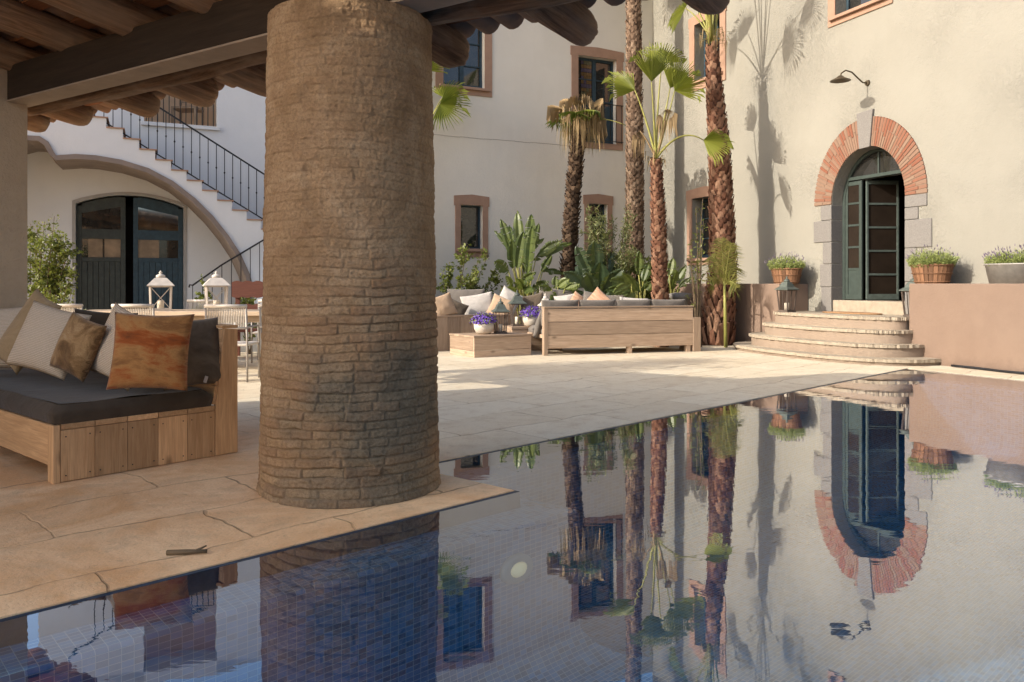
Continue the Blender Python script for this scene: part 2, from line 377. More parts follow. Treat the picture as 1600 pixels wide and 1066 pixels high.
def paving():
    m, nt = newmat('limestone_paving'); g = N(nt)
    ang = math.atan2(.691, .722)
    v0 = g.coord('Object', (1, 1, 1), (0, 0, -ang))
    wob = g.n('TexNoise'); wob.inputs['Scale'].default_value = 1.7; wob.inputs['Detail'].default_value = 3; g.l(v0, wob.inputs[0])
    vm = g.n('VectorMath'); vm.operation = 'MULTIPLY_ADD'; g.l(wob.outputs['Color'], vm.inputs[0]); vm.inputs[1].default_value = (.26, .26, 0); g.l(v0, vm.inputs[2]); v = vm.outputs[0]
    b = g.n('TexBrick'); b.offset = .37; b.inputs['Scale'].default_value = 1; b.inputs['Mortar Size'].default_value = .009; b.inputs['Mortar Smooth'].default_value = .6; b.inputs['Brick Width'].default_value = 1.15; b.inputs['Row Height'].default_value = .62
    b.inputs['Color1'].default_value = (0, 0, 0, 1); b.inputs['Color2'].default_value = (1, 1, 1, 1); b.inputs['Mortar'].default_value = (.5, .5, .5, 1); g.l(v, b.inputs['Vector'])
    big = g.noise(v0, .8, 6, .65); mid = g.noise(v0, 5, 7, .7); fine = g.noise(v0, 70, 4, .7)
    c = g.ramp(big, [(.3, (.59, .49, .345)), (.5, (.68, .59, .43)), (.7, (.72, .645, .50))])
    c = g.mix(.42, c, g.mix(g.math('MULTIPLY', b.outputs['Color'], 1), (.60, .49, .345), (.74, .66, .51)))
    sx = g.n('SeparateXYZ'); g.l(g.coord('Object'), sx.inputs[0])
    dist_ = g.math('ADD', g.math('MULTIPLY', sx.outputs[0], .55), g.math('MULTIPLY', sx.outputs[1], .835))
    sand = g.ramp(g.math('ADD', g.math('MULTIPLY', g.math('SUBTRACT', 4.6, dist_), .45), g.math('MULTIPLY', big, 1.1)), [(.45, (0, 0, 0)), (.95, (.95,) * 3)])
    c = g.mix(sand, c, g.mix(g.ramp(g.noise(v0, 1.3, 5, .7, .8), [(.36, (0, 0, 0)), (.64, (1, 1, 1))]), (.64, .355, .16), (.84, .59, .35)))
    c = g.mix(g.ramp(mid, [(.3, (.5,) * 3), (.5, (0, 0, 0))]), c, (.46, .33, .21))
    pits = g.ramp(g.noise(v0, 11, 8, .82, .8), [(.58, (0, 0, 0)), (.68, (.6,) * 3)])
    c = g.mix(pits, c, (.30, .205, .125))
    c = g.mix(g.ramp(fine, [(.32, (.3,) * 3), (.5, (0, 0, 0))]), c, (.28, .2, .13))
    seam = g.math('MULTIPLY', b.outputs['Fac'], g.ramp(g.noise(v0, 1.6, 5, .7), [(.40, (.12,) * 3), (.62, (.85,) * 3)]))
    c = g.mix(seam, c, (.27, .185, .11))
    h = g.math('SUBTRACT', g.math('ADD', g.math('MULTIPLY', mid, .5), g.math('MULTIPLY', big, .6)), seam)
    g.out(c, g.ramp(mid, [(.3, (.75,) * 3), (.7, (.55,) * 3)]), g.bump(fine, .35, .008, g.bump(h, .8, .03)), .3); return m
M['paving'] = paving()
def mosaic():
    m, nt = newmat('blue_mosaic'); g = N(nt); v = g.coord('uvm')
    b = g.n('TexBrick'); b.offset = 0; b.inputs['Scale'].default_value = 1; b.inputs['Mortar Size'].default_value = .0015; b.inputs['Mortar Smooth'].default_value = .1; b.inputs['Brick Width'].default_value = .044; b.inputs['Row Height'].default_value = .025
    b.inputs['Color1'].default_value = (.010, .062, .14, 1); b.inputs['Color2'].default_value = (.024, .155, .33, 1); b.inputs['Mortar'].default_value = (.23, .30, .34, 1); g.l(v, b.inputs['Vector'])
    g.out(b.outputs['Color'], .25, None, .4); return m
M['mosaic'] = mosaic()
M['rim_tile'] = plain('navy_rim_tile', (.012, .03, .06), .3, .5, 22)
def water():
    m, nt = newmat('pool_water'); g = N(nt); v = g.coord('Object', (1, 1, 1))
    a = g.noise(g.coord('Object', (.55, 2.4, 1)), 1.8, 2, .5, .3); b = g.noise(g.coord('Object', (1, 3.2, 1)), 9, 2, .5)
    far = g.ramp(g.noise(v, .35, 2), [(.4, (.25,) * 3), (.65, (1, 1, 1))])
    bp = g.bump(g.math('ADD', a, g.math('MULTIPLY', b, .08)), .014, .06)
    gl = g.n('BsdfGlossy'); gl.inputs['Roughness'].default_value = 0; gl.inputs['Color'].default_value = (.97, .98, 1, 1); g.l(bp, gl.inputs['Normal'])
    tr = g.n('BsdfTransparent'); tr.inputs[0].default_value = (.72, .88, .95, 1)
    fz = g.n('LayerWeight'); fz.inputs['Blend'].default_value = .5; g.l(bp, fz.inputs['Normal'])
    f = g.ramp(fz.outputs['Facing'], [(0, (.04,) * 3), (.45, (.08,) * 3), (.54, (.16,) * 3), (.64, (.40,) * 3), (.75, (.60,) * 3), (.85, (.74,) * 3), (1, (.97,) * 3)])
    mx = g.n('MixShader'); g.l(f, mx.inputs[0]); g.l(tr.outputs[0], mx.inputs[1]); g.l(gl.outputs[0], mx.inputs[2])
    o = g.n('OutputMaterial'); g.l(mx.outputs[0], o.inputs[0]); return m
M['water'] = water()
def emit(name, col, st):
    m, nt = newmat(name); g = N(nt); g.out(col, .4, None, .3, Emission_Strength=st, Emission_Color=(*col, 1)); return m
M['lamp_on'] = emit('lit_pool_lens', (1, .75, .4), .12)
def clear():
    m, nt = newmat('clear_glass'); g = N(nt); t = g.n('BsdfTransparent'); t.inputs[0].default_value = (.8, .8, .78, 1); s = g.n('BsdfGlossy'); s.inputs['Roughness'].default_value = .02
    x = g.n('MixShader'); x.inputs[0].default_value = .025; g.l(t.outputs[0], x.inputs[1]); g.l(s.outputs[0], x.inputs[2]); o = g.n('OutputMaterial'); g.l(x.outputs[0], o.inputs[0]); return m
M['clear'] = clear()
M['door_glass'] = plain('brown_door_glass', (.022, .016, .012), .12, .3, 3, spec=.25)
# ------------------------------------------------------------------ main lines of the place
PU = Vector((.722, .691, 0)).normalized()             # pool / sofa depth direction
K = ground(803, 766); NN = ground(640, 729.5); FF = ground(1418, 575.5); G0 = ground(1600, 594)
A0 = ground(0, 965); A1 = A0 - (K - A0).normalized() * 4.2
G1 = G0 + (G0 - FF).normalized() * 13
POOL = [A1, K, NN, FF, G1, Vector((5, -8, 0)), Vector((-5.5, -6, 0))]
WR = Fr((3.55, 20.17), (.38, -.925), (-.925, -.38))   # sunlit wall with the arched door, u runs towards the camera
WB = Fr((3.55, 20.17), (-.91, -.415), (.415, -.91))   # shaded wall, u runs to the left
# ------------------------------------------------------------------ pavement with the pool cut out
pv = MB()
out = [Vector(p) for p in ((-90, -60, 0), (90, -60, 0), (90, 120, 0), (-90, 120, 0))]
pv.poly(out, [POOL[::-1]])
def inset(poly, d):
    n = len(poly); r = []
    area = sum(poly[i].x * poly[(i + 1) % n].y - poly[(i + 1) % n].x * poly[i].y for i in range(n))
    sg = 1 if area > 0 else -1
    for i in range(n):
        p0, p1, p2 = poly[i - 1], poly[i], poly[(i + 1) % n]
        e1 = (p1 - p0).normalized(); e2 = (p2 - p1).normalized()
        n1 = Vector((-e1.y, e1.x, 0)) * sg; n2 = Vector((-e2.y, e2.x, 0)) * sg
        b = (n1 + n2); b = b / max(.3, b.dot(n1)); r.append(p1 + b * d)
    return r
for i in range(len(POOL)):
    a, b = POOL[i], POOL[(i + 1) % len(POOL)]; dz = Vector((0, 0, -.0075))
    pv.add([a, b, b + dz, a + dz], [(0, 1, 2, 3)])
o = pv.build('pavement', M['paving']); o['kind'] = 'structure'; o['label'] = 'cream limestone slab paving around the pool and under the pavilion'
# pool basin: rim, ledge, wall, cove, floor -- one tiled shell with metre coordinates for the mosaic
prof = [(0, -.006), (.022, -.0075), (.026, -.10), (.24, -.115), (.25, -.13), (.25, -.72), (.27, -.82), (.33, -.90), (.43, -.96), (.55, -.98)]
rings = [inset(POOL, d) for d, z in prof]
sh = MB(); uvm = []
n = len(POOL); sacc = 0
for i in range(n):
    L = (POOL[(i + 1) % n] - POOL[i]).length; e = (POOL[(i + 1) % n] - POOL[i]).normalized(); t = 0
    for j in range(len(prof) - 1):
        h = math.hypot(prof[j + 1][0] - prof[j][0], prof[j + 1][1] - prof[j][1])
        q = [rings[j][i], rings[j][(i + 1) % n], rings[j + 1][(i + 1) % n], rings[j + 1][i]]
        zs = [prof[j][1]] * 2 + [prof[j + 1][1]] * 2
        sh.add([Vector((p.x, p.y, z)) for p, z in zip(q, zs)], [(0, 3, 2, 1)])
        uvm += [((p - POOL[i]).dot(e) + sacc, t + (0 if k < 2 else h), 0) for k, p in enumerate(q)]
        t += h
    sacc += math.ceil(L / .029) * .029
fl = [Vector((p.x, p.y, prof[-1][1])) for p in rings[-1]]
ang = math.atan2(PU.y, PU.x); ca, sa = math.cos(-ang), math.sin(-ang)
sh.poly(fl); uvm += [(p.x * ca - p.y * sa, p.x * sa + p.y * ca, 0) for p in fl]
pool = thing('swimming_pool', 'blue mosaic tiled swimming pool filled level with the limestone paving', 'pool', (2, 4, 0))
o = sh.build('tiled_basin', M['mosaic'], pool)
o.data.materials.append(M['rim_tile'])
for k, p_ in enumerate(o.data.polygons):
    if k < n * (len(prof) - 1) and k % (len(prof) - 1) <= 1: p_.material_index = 1
a = o.data.attributes.new('uvm', 'FLOAT_VECTOR', 'POINT'); a.data.foreach_set('vector', np.array(uvm, 'f').ravel())
def pool_lamp(px, py, edge0, edge1, z, sx=.92):               # disc lamp on the wall under the given edge
    e = (edge1 - edge0).normalized(); nn = Vector((e.y, -e.x, 0)) if True else None
    if nn.y > 0: nn = -nn
    fr = Fr((edge0 + nn * .25), e, nn); u, zz = fr.hit(px, py)
    zz = z if z is not None else zz
    c = fr.p(u, zz, 0)
    m = MB(); q = nn.to_track_quat('Z', 'Y').to_matrix().to_4x4(); q.translation = c
    def disc(prof, mm): mm.lathe((0, 0, 0), prof, 28); 
    m.lathe((0, 0, 0), [(.125, 0), (.125, .02), (.11, .035), (.085, .03)], 28); m.v = [tuple(q @ Vector((v[0] * sx, v[1] * sx * .66, v[2]))) for v in m.v]
    L = m.build('pool_light', plain('lamp_ring', (.20, .23, .24), .5, .1, 6), pool)
    m = MB(); m.lathe((0, 0, 0), [(.07, .028), (.05, .042), (.0, .046)], 28); m.v = [tuple(q @ Vector((v[0] * sx, v[1] * sx * .66, v[2]))) for v in m.v]
    m.build('lens', M['lamp_on'], L)
pool_lamp(805, 888, A0, K, None); pool_lamp(985, 712, NN, FF, None, .6)
wt = MB(); wt.poly([Vector((p.x, p.y, -.0085)) for p in inset(POOL, .023)], sm=False)
o = wt.build('water', M['water']); o['kind'] = 'structure'; o['label'] = 'still pool water mirroring the sunlit wall and palms'

# ------------------------------------------------------------------ windows set into walls
def surround_poly(u0, u1, z0, z1, wd, wt_, wb): return [(u0 - wd, z0 - wb), (u1 + wd, z0 - wb), (u1 + wd, z1 + wt_), (u0 - wd, z1 + wt_)]
def rectp(u0, u1, z0, z1): return [(u0, z0), (u1, z0), (u1, z1), (u0, z1)]
def window(root, fr, u0, u1, z0, z1, style='panes', dep=.22, wd=.17, wt_=.2, wb=.16, paint='blue_paint', trim='brown_trim', sill=True, proud=.025):
    f = MB(); t = .05; o0, o1 = -dep + .01, -dep + .055
    if style in ('panes', 'stained', 'bars'):
        um = (u0 + u1) / 2
        for a, b in ((u0, u0 + t), (um - t, um + t), (u1 - t, u1)): f.fbox(fr, a, b, z0, z1, o0, o1)
        for a, b in ((z0, z0 + t * 1.6), (z1 - t * 1.3, z1)):
            f.fbox(fr, u0 + t, um - t, a, b, o0, o1 - .003); f.fbox(fr, um + t, u1 - t, a, b, o0, o1 - .003)
        k = 3 if z1 - z0 < 2 else 4
        for i in range(1, k):
            z = z0 + (z1 - z0) * i / k
            f.fbox(fr, u0 + t, um - t, z - .014, z + .014, o0 + .01, o1 - .008); f.fbox(fr, um + t, u1 - t, z - .014, z + .014, o0 + .01, o1 - .008)
    else:
        for a, b in ((u0, u0 + .035), (u1 - .035, u1)): f.fbox(fr, a, b, z0, z1, o0, o1)
        for a, b in ((z0, z0 + .035), (z1 - .035, z1)): f.fbox(fr, u0 + .035, u1 - .035, a, b, o0, o1 - .003)
    W = f.build('window', M[paint], root, bevel=.004)
    p = MB(); p.fbox(fr, u0, u1, z0, z1, -dep - .02, -dep + .012)
    p.build('pane', M['glass'], W)
    s = MB(); s.rnd = .5
    sg = rectp(u0, u1, z0, z1); ou = surround_poly(u0, u1, z0, z1, wd, wt_, wb)
    e = .03                                            # a slightly eared outline
    ou = [(u0 - wd, z0 - wb), (u1 + wd, z0 - wb), (u1 + wd, z1 - .02), (u1 + wd + e, z1 - .02), (u1 + wd + e, z1 + wt_), ((u0 + u1) / 2, z1 + wt_ + .04), (u0 - wd - e, z1 + wt_), (u0 - wd - e, z1 - .02), (u0 - wd, z1 - .02)]
    s.fprism(fr, ou, .0, proud, [sg], caps=(False, True))
    s.build('surround', M[trim], W, fixn=True)
    if sill:
        q = MB(); q.fbox(fr, u0 - wd * .6, u1 + wd * .6, z0 - .07, z0 - .012, -dep + .06, proud + .07)
        q.build('sill', M[trim], W, bevel=.008)
    return W
def hole(fr, x0, y0, x1, y1):
    ua, zt = fr.hit(x0, y0); ub, zb = fr.hit(x1, y1)
    return (min(ua, ub), max(ua, ub), min(zb, zt), max(zb, zt))

def wall_mesh(fr, outer, holes, dep, mat, parent, name='wall', thick=.5):
    m = MB(); m.rnd = .5
    m.poly([fr.p(u, z) for u, z in outer], [[fr.p(u, z) for u, z in h] for h in holes])
    c = fr.p(*outer[0]);
    for q in [outer] + list(holes):
        d = thick if q is outer else dep
        for i in range(len(q)):
            a, b = q[i], q[(i + 1) % len(q)]
            m.add([fr.p(*a), fr.p(*b), fr.p(*b, -d), fr.p(*a, -d)], [(0, 1, 2, 3)])
    return m.build(name, mat, parent, fixn=False)

# ------------------------------------------------------------------ sunlit wing (right)
hR = thing('house', 'sunlit cream rendered house wing with brick arched doorway and palm shadows', 'house', WR.p(6.8, 0))
ur_top = hole(WR, 1293, -60, 1372, 22); ur_top = (WR.u_(1306), WR.u_(1306) + 1.1, WR.hit(1306, 26)[1], WR.hit(1306, 26)[1] + 1.9)
um_up = hole(WR, 1085, 48, 1104, 130); um_up = (WR.u_(1086), WR.u_(1086) + .95, WR.hit(1086, 128)[1], WR.hit(1086, 40)[1])
um_lo = (WR.u_(1082), WR.u_(1082) + .85, WR.hit(1082, 404)[1], WR.hit(1082, 311)[1])
DU0, DU1 = WR.u_(1300), WR.u_(1415); DC = (DU0 + DU1) / 2; DH = (DU1 - DU0) / 2; ZS = 2.64; RY = .93; ZD = .90
def arch(uc, hw, zs, ry, k=24, a0=0, a1=math.pi): return [(uc + hw * math.cos(a0 + (a1 - a0) * i / k), zs + ry * math.sin(a0 + (a1 - a0) * i / k)) for i in range(k + 1)]
dpoly = [(DU0, .68), (DU1, .68)] + arch(DC, DH, ZS, RY)
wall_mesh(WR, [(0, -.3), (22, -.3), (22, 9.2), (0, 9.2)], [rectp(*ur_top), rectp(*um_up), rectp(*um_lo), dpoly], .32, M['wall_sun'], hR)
window(hR, WR, *ur_top, dep=.3); window(hR, WR, *um_up, dep=.3, wd=.2, wb=.22); window(hR, WR, *um_lo, dep=.3, wd=.19)
# door surround: brick ring, keystone, granite jamb blocks
ring = MB(); HO, RO = DH + .42, RY + .50
mm = MB(); mm.fprism(WR, arch(DC, HO - .01, ZS, RO - .01) + arch(DC, DH + .004, ZS, RY + .004)[::-1], -.30, .012, rnd=.5)
doorw = MB()
nb = 58
for i in range(nb):
    a0 = math.pi * (i + .12) / nb; a1 = math.pi * (i + .86) / nb
    if 26.6 < i < 31.2: continue
    r0 = random.uniform(-.02, .006)
    split = random.choice((.38, .5, .62)); 
    for s0, s1 in ((0, split - .012), (split + .012, 1)):
        q = []
        for s_, a in ((s0, a0), (s1, a0), (s1, a1), (s0, a1)):
            q.append((DC + (DH + .005 + (HO - DH) * s_) * math.cos(a), ZS + (RY + .005 + (RO - RY) * s_) * math.sin(a)))
        ring.fprism(WR, q, -.28, .018 + random.uniform(0, .006))
sur = mm.build('arch_mortar', M['mortar'], hR, fixn=True)
ring.build('arch_bricks', M['arch_brick'], sur, fixn=True)
ks = MB(); ks.fprism(WR, [(DC - .13, ZS + RY - .03), (DC + .10, ZS + RY - .02), (DC + .17, ZS + RO + .12), (DC - .19, ZS + RO + .10)], -.25, .05)
ks.build('keystone', M['granite'], hR, fixn=True, bevel=.01)
for side in (-1, 1):
    z = .68; ue = DU0 if side < 0 else DU1
    for h_, w_ in ((.46, .24), (.42, .27), (.40, .21), (.40, .44), (.28, .24)) if side < 0 else ((.55, .24), (.55, .22), (.46, .50), (.20, .26), (.20, .42)):
        w_ += random.uniform(-.01, .02); j = MB(); e = ue + side * -.003
        j.fbox(WR, min(e, ue + side * w_), max(e, ue + side * w_), z, z + h_ - .006, -.31, .02 + random.uniform(0, .008)); j.build('jamb_stone', M['granite'], hR, bevel=.012); z += h_
th = MB(); th.fbox(WR, DU0, DU1, .60, ZD - .004, -.6, -.02); th.build('threshold', M['step_edge'], hR, bevel=.01)
# the door: fixed side leaf and open glazed leaf, dark hall behind
hall = MB(); hb = [(DU0 - .9, .85), (DU1 + .9, .85), (DU1 + .9, 3.9), (DU0 - .9, 3.9)]
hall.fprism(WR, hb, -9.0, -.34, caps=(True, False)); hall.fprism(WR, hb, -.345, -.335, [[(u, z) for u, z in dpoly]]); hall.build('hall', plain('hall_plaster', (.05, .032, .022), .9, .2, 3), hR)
fx = MB()                                               # arched door frame
inn = arch(DC, DH - .06, ZS, RY - .07); outr = arch(DC, DH - .004, ZS, RY - .004)
fx.fprism(WR, [(DU1 - .004, ZD)] + outr + [(DU0 + .004, ZD), (DU0 + .06, ZD)] + inn[::-1] + [(DU1 - .06, ZD)], -.31, -.24)
zt = ZS + .42
fx.fbox(WR, DU0 + .13, DU1 - .13, zt, zt + .06, -.31, -.235)
fx.fbox(WR, DC - .015, DC + .015, zt + .06, ZS + RY - .075, -.30, -.26)
dr = fx.build('door', M['green_paint'], hR, bevel=.004, fixn=True)
tg = MB(); tg.fprism(WR, [(DC + (DH - .06) * math.cos(a), ZS + (RY - .07) * math.sin(a)) for a in [R(28 + 124 * i / 16) for i in range(17)]], -.295, -.285); tg.build('fanlight', M['glass'], dr)
lf = MB(); ul0, ul1 = DU0 + .06, DU0 + .44           # narrow fixed leaf
def leaf(m, fr, u0, u1, z0, z1, o, st=.05, rails=4, kick=.5, th_=.04):
    m.fbox(fr, u0, u0 + st, z0, z1, o, o + th_); m.fbox(fr, u1 - st, u1, z0, z1, o, o + th_)
    m.fbox(fr, u0 + st, u1 - st, z1 - .07, z1, o + .002, o + th_ - .002); m.fbox(fr, u0 + st, u1 - st, z0, z0 + .1, o + .002, o + th_ - .002)
    for i in range(1, rails):
        z = z0 + kick + (z1 - z0 - kick) * (i - 1) / (rails - 1); m.fbox(fr, u0 + st, u1 - st, z - .018, z + .018, o + .002, o + th_ - .004)
leaf(lf, WR, ul0, ul1, ZD + .01, ZS + .40, -.295, .06, 5, .55); lf.fbox(WR, ul0 + .06, ul1 - .06, ZD + .11, ZD + .54, -.285, -.27)
LL = lf.build('leaf', M['green_paint'], dr, bevel=.003)
hp = WR.p(DU1 - .07, 0, -.30); opn = Fr(hp, WR.n * -1 * math.cos(R(38)) + WR.u * -math.sin(R(38)), WR.n)   # open leaf swung inwards from the far jamb
lf = MB(); lo = Fr(WR.p(ul1 + .02, 0, -.33), WR.u * math.cos(R(72)) - WR.n * math.sin(R(72)), WR.n * math.cos(R(72)) + WR.u * math.sin(R(72)))
leaf(lf, lo, 0, .60, ZD + .01, ZS + .40, 0, .035, 5, .45); lf.build('leaf', plain('pale_worn_green', (.075, .095, .085), .5, .3, 12), dr, bevel=.003)
gl = MB(); gl.fbox(lo, .035, .565, ZD + .1, ZS + .34, .012, .02); gl.fbox(WR, ul0 + .06, ul1 - .06, ZD + .55, ZS + .34, -.28, -.272); gl.build('glazing', M['door_glass'], dr)
# ------------------------------------------------------------------ shaded wing (middle)
hB = thing('house', 'shaded beige house wing with brown window surrounds behind the palms', 'house', WB.p(4, 0))
UB = WB.u_(470)
w1 = hole(WB, 719.5, 320, 754, 389); w2 = hole(WB, 920, 318, 949, 388)
w3a = WB.hit(757, 139); w3 = (w3a[0], w3a[0] + 1.0, w3a[1], w3a[1] + 1.55)
w4 = hole(WB, 903, 86, 963, 226)
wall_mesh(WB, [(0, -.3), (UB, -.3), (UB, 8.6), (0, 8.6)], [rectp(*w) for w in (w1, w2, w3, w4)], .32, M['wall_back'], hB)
window(hB, WB, *w1, style='plain', dep=.2, wd=.13, wt_=.2, wb=.2); window(hB, WB, *w2, style='plain', dep=.2, wd=.13, wt_=.2, wb=.2)
window(hB, WB, *w3, dep=.2, wd=.18, wb=.18)
W4 = window(hB, WB, *w4, dep=.2, wd=.18, wt_=.2, wb=.14, sill=False)
kp = MB(); um = (w4[0] + w4[1]) / 2; t = .05
kp.fbox(WB, w4[0] + .06, um - .06, w4[2] + .08, w4[2] + .95, -.175, -.155); kp.fbox(WB, um + .06, w4[1] - .06, w4[2] + .08, w4[2] + .95, -.175, -.155); kp.build('kick_panel', M['blue_paint'], W4)
sg = MB()
cols = []
for i in range(4):
    for j in range(11):
        u0 = um + .065 + i * .075; z0 = w4[2] + .98 + j * .095; sg.cur = random.choice((0, 0, 1, 2)) if j % 4 else 2
        sg.fbox(WB, u0, u0 + .068, z0, z0 + .088, -.176, -.168)
sg.build('stained_glass', [plain('amber_glass', (.13, .08, .035), .15, .3, 20), plain('olive_glass', (.10, .09, .05), .15, .3, 20), plain('violet_glass', (.075, .06, .085), .15, .3, 20)], W4)
rl = MB(); 
for i in range(9):
    u = w4[0] - .12 + (w4[1] - w4[0] + .24) * i / 8; rl.bar(WB.p(u, w4[2] + .02, .06), WB.p(u, w4[2] + .96, .06), .014, .014, WB.n)
for z in (.05, .95): rl.bar(WB.p(w4[0] - .16, w4[2] + z, .06), WB.p(w4[1] + .16, w4[2] + z, .06), .03, .014)
for s_ in (w4[0] - .15, w4[1] + .15): rl.bar(WB.p(s_, w4[2] + .95, -.0), WB.p(s_, w4[2] + .95, .07), .014, .014)
rl.build('balcony_rail', M['iron'], W4)
cr = MB()                                               # thin plaster joint line across the shaded wall
P0 = WB.hit(690, 212)[1]
for i in range(40):
    ua = .9 + (UB - .9) * i / 40; ub = .9 + (UB - .9) * (i + 1) / 40; z = P0 + random.uniform(-.008, .008)
    cr.fbox(WB, ua, ub - .002, z, z + .007, .0, .004)
cr.build('plaster_joint', M['brown_band'], hB)
# ------------------------------------------------------------------ white wing with the carriage door (left)
hL = thing('house', 'white house wing with arched carriage door, loggia and flat parapet behind the dining table', 'house', WB.p(12, 0))
cd0, cz = WB.hit(118, 318); cd1 = WB.u_(287); cztop = WB.hit(203, 304)[1]; czs = WB.hit(118, 316)[1] - .02
UC = (cd0 + cd1) / 2; HWD = abs(cd0 - cd1) / 2; cu0, cu1 = min(cd0, cd1), max(cd0, cd1)
def segarch(u0, u1, zs, zt, k=14): return [(u1 + (u0 - u1) * i / k, zs + (zt - zs) * math.sin(math.pi * i / k) ** .85) for i in range(k + 1)]
cpoly = [(cu0, 0), (cu1, 0)] + segarch(cu0, cu1, czs, cztop)
lu1, lz0 = WB.hit(225, 190); lu0 = WB.u_(339); lpoly = rectp(lu0, lu1, lz0, lz0 + 2.2)
PAR = WB.hit(200, 443 - 0.0)[1] + 5.0
UE = WB.u_(60)
outer = [(UB, -.3), (20, -.3), (20, lz0 - .1), (UE, lz0 - .1), (UE, 6.1), (UB, 6.35)]
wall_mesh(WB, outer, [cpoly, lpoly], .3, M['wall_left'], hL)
lg = MB(); lg.fprism(WB, rectp(lu0 - .4, lu1 + .4, lz0 - .02, lz0 + 2.3), -1.5, -.302, caps=(True, False)); lg.build('loggia', plain('loggia_plaster', (.80, .62, .44), .9, .08, 3), hL)
lr = MB()
for i in range(13):
    u = lu0 + .06 + (lu1 - lu0 - .1) * i / 12; lr.bar(WB.p(u, lz0, -.1), WB.p(u, lz0 + .95, -.1), .016, .016, WB.n)
lr.bar(WB.p(lu0, lz0 + .95, -.1), WB.p(lu1, lz0 + .95, -.1), .03, .016); lr.build('loggia_rail', M['iron'], hL)
st_ = MB(); st_.fbox(WB, lu0 - .05, lu1 + .05, lz0 - .07, lz0, -.25, .05); st_.build('sill', M['wall_left'], hL)
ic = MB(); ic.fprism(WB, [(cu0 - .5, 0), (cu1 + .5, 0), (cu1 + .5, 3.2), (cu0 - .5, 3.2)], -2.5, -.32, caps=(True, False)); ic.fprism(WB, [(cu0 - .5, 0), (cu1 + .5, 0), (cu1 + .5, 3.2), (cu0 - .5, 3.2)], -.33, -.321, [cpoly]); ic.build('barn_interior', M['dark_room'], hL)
tr_ = MB(); tr_.fprism(WB, [(cu1 + .05, 0)] + [(UC + (u - UC) * 1.06, z + .045) for u, z in segarch(cu0, cu1, czs, cztop)] + [(cu0 - .05, 0), (cu0, 0)] + segarch(cu0, cu1, czs, cztop)[::-1] + [(cu1, 0)], 0, .015, caps=(False, True)); tr_.build('door_trim', plain('grey_trim', (.3, .29, .28), .8, .1, 6), hL, fixn=True)
def archz(u): 
    k = (u - cu1) / (cu0 - cu1); return czs + (cztop - czs) * math.sin(math.pi * min(1, max(0, k))) ** .85
zk = WB.hit(203, 405)[1]; zr1 = WB.hit(203, 374)[1]; zr2 = WB.hit(203, 362)[1]; 
gapc = (WB.u_(196), WB.u_(208)); 
for nm, (a, b), mt in (('dark', (WB.u_(196), cu1 - .01), 'dark_paint'), ('blue', (cu0 + .01, WB.u_(208)), 'blue_paint')):
    a, b = min(a, b), max(a, b); m = MB(); o0, o1 = -.16, -.10; s_ = .085
    m.fbox(WB, a, a + s_, .02, archz(a + .02) - .05, o0, o1); m.fbox(WB, b - s_, b, .02, archz(b - .02) - .05, o0, o1)
    for z0, z1 in ((.02, .14), (zk - .05, zk + .03), (zr1, zr2 + .04)): m.fbox(WB, a + s_, b - s_, z0, z1, o0, o1 - .004)
    npl = 7
    for i in range(npl):
        ua = a + s_ + (b - a - 2 * s_) * i / npl; m.fbox(WB, ua + .003, ua + (b - a - 2 * s_) / npl - .003, .14, zk - .05, o0 + .012, o1 - .014)
    z2 = archz(a + .1) - .22; z3 = archz(b - .1) - .22
    top = [(a + s_, z2)] + [(b - s_, z3)] + [(b - s_ - (b - a - 2 * s_) * i / 8, archz(b - s_ - (b - a - 2 * s_) * i / 8) - .035) for i in range(9)]
    m.fprism(WB, top, o0 + .004, o1 - .006)
    D = m.build('carriage_door', M[mt], hL, bevel=.004, fixn=False, label='grey black plank leaf with frosted panes' if nm == 'dark' else 'blue green plank leaf reflecting the sky')
    g = MB(); g.fbox(WB, a + s_, b - s_, zr2 + .04, max(z2, z3) + .02, -.135, -.128); g.build('pane', M['glass'] if nm == 'dark' else M['mirror_glass'], D)
    g = MB(); zz0, zz1 = zk + .03, zr1; wdt = b - a - 2 * s_
    cutp = ((.0, .42), (.47, .84)) if nm == 'dark' else ((.48, 1.0),)
    for c0, c1 in cutp: g.fbox(WB, a + s_ + wdt * c0, a + s_ + wdt * c1, zz0, zz1, -.135, -.126)
    g.build('frosted_pane', M['glass_blind'], D)
    g = MB(); g.fbox(WB, a + s_, b - s_, zz0, zz1, -.142, -.137); g.build('pane', M['glass'], D)
# ------------------------------------------------------------------ outside staircase with its half arch
SO = 1.25; SF = Fr(WB.p(0, 0, SO), WB.u, WB.n)
sa_, sb_ = SF.hit(408, 359), SF.hit(153, 191.5)
NS = 11; run = (sb_[0] - sa_[0]) / (NS - .5); rise = (sb_[1] - sa_[1]) / (NS - .5)
stair = thing('outside_staircase', 'white outside staircase climbing over a brown half arch beside the carriage door', 'staircase', SF.p(sa_[0], 0))
top = []; u, z = sa_[0] - run * 4, sa_[1] - rise * 4
ulow = u; u_end = 19.5
stp = [(u - 1.2, z), (u, z)]
for i in range(NS + 4): stp += [(u, z + rise), (u + run, z + rise)]; u += run; z += rise
topz = z; stp += [(u_end, topz)]
arch_px = [(397, 452), (390, 428), (376, 397), (357, 368), (333, 338), (305, 310), (270, 283), (232, 263), (190, 250), (150, 243), (118, 241), (88, 243), (84, 237), (76, 222), (62, 213), (43, 212), (20, 218), (0, 232), (-40, 275), (-70, 330)]
ext = [SF.hit(*p) for p in arch_px]
b0 = SF.hit(405, 475)[0]; e_end = (ext[-1][0], 0)
side = stp + [(u_end, 0), e_end] + ext[::-1] + [(b0, 0), (ulow - 1.2, 0)]
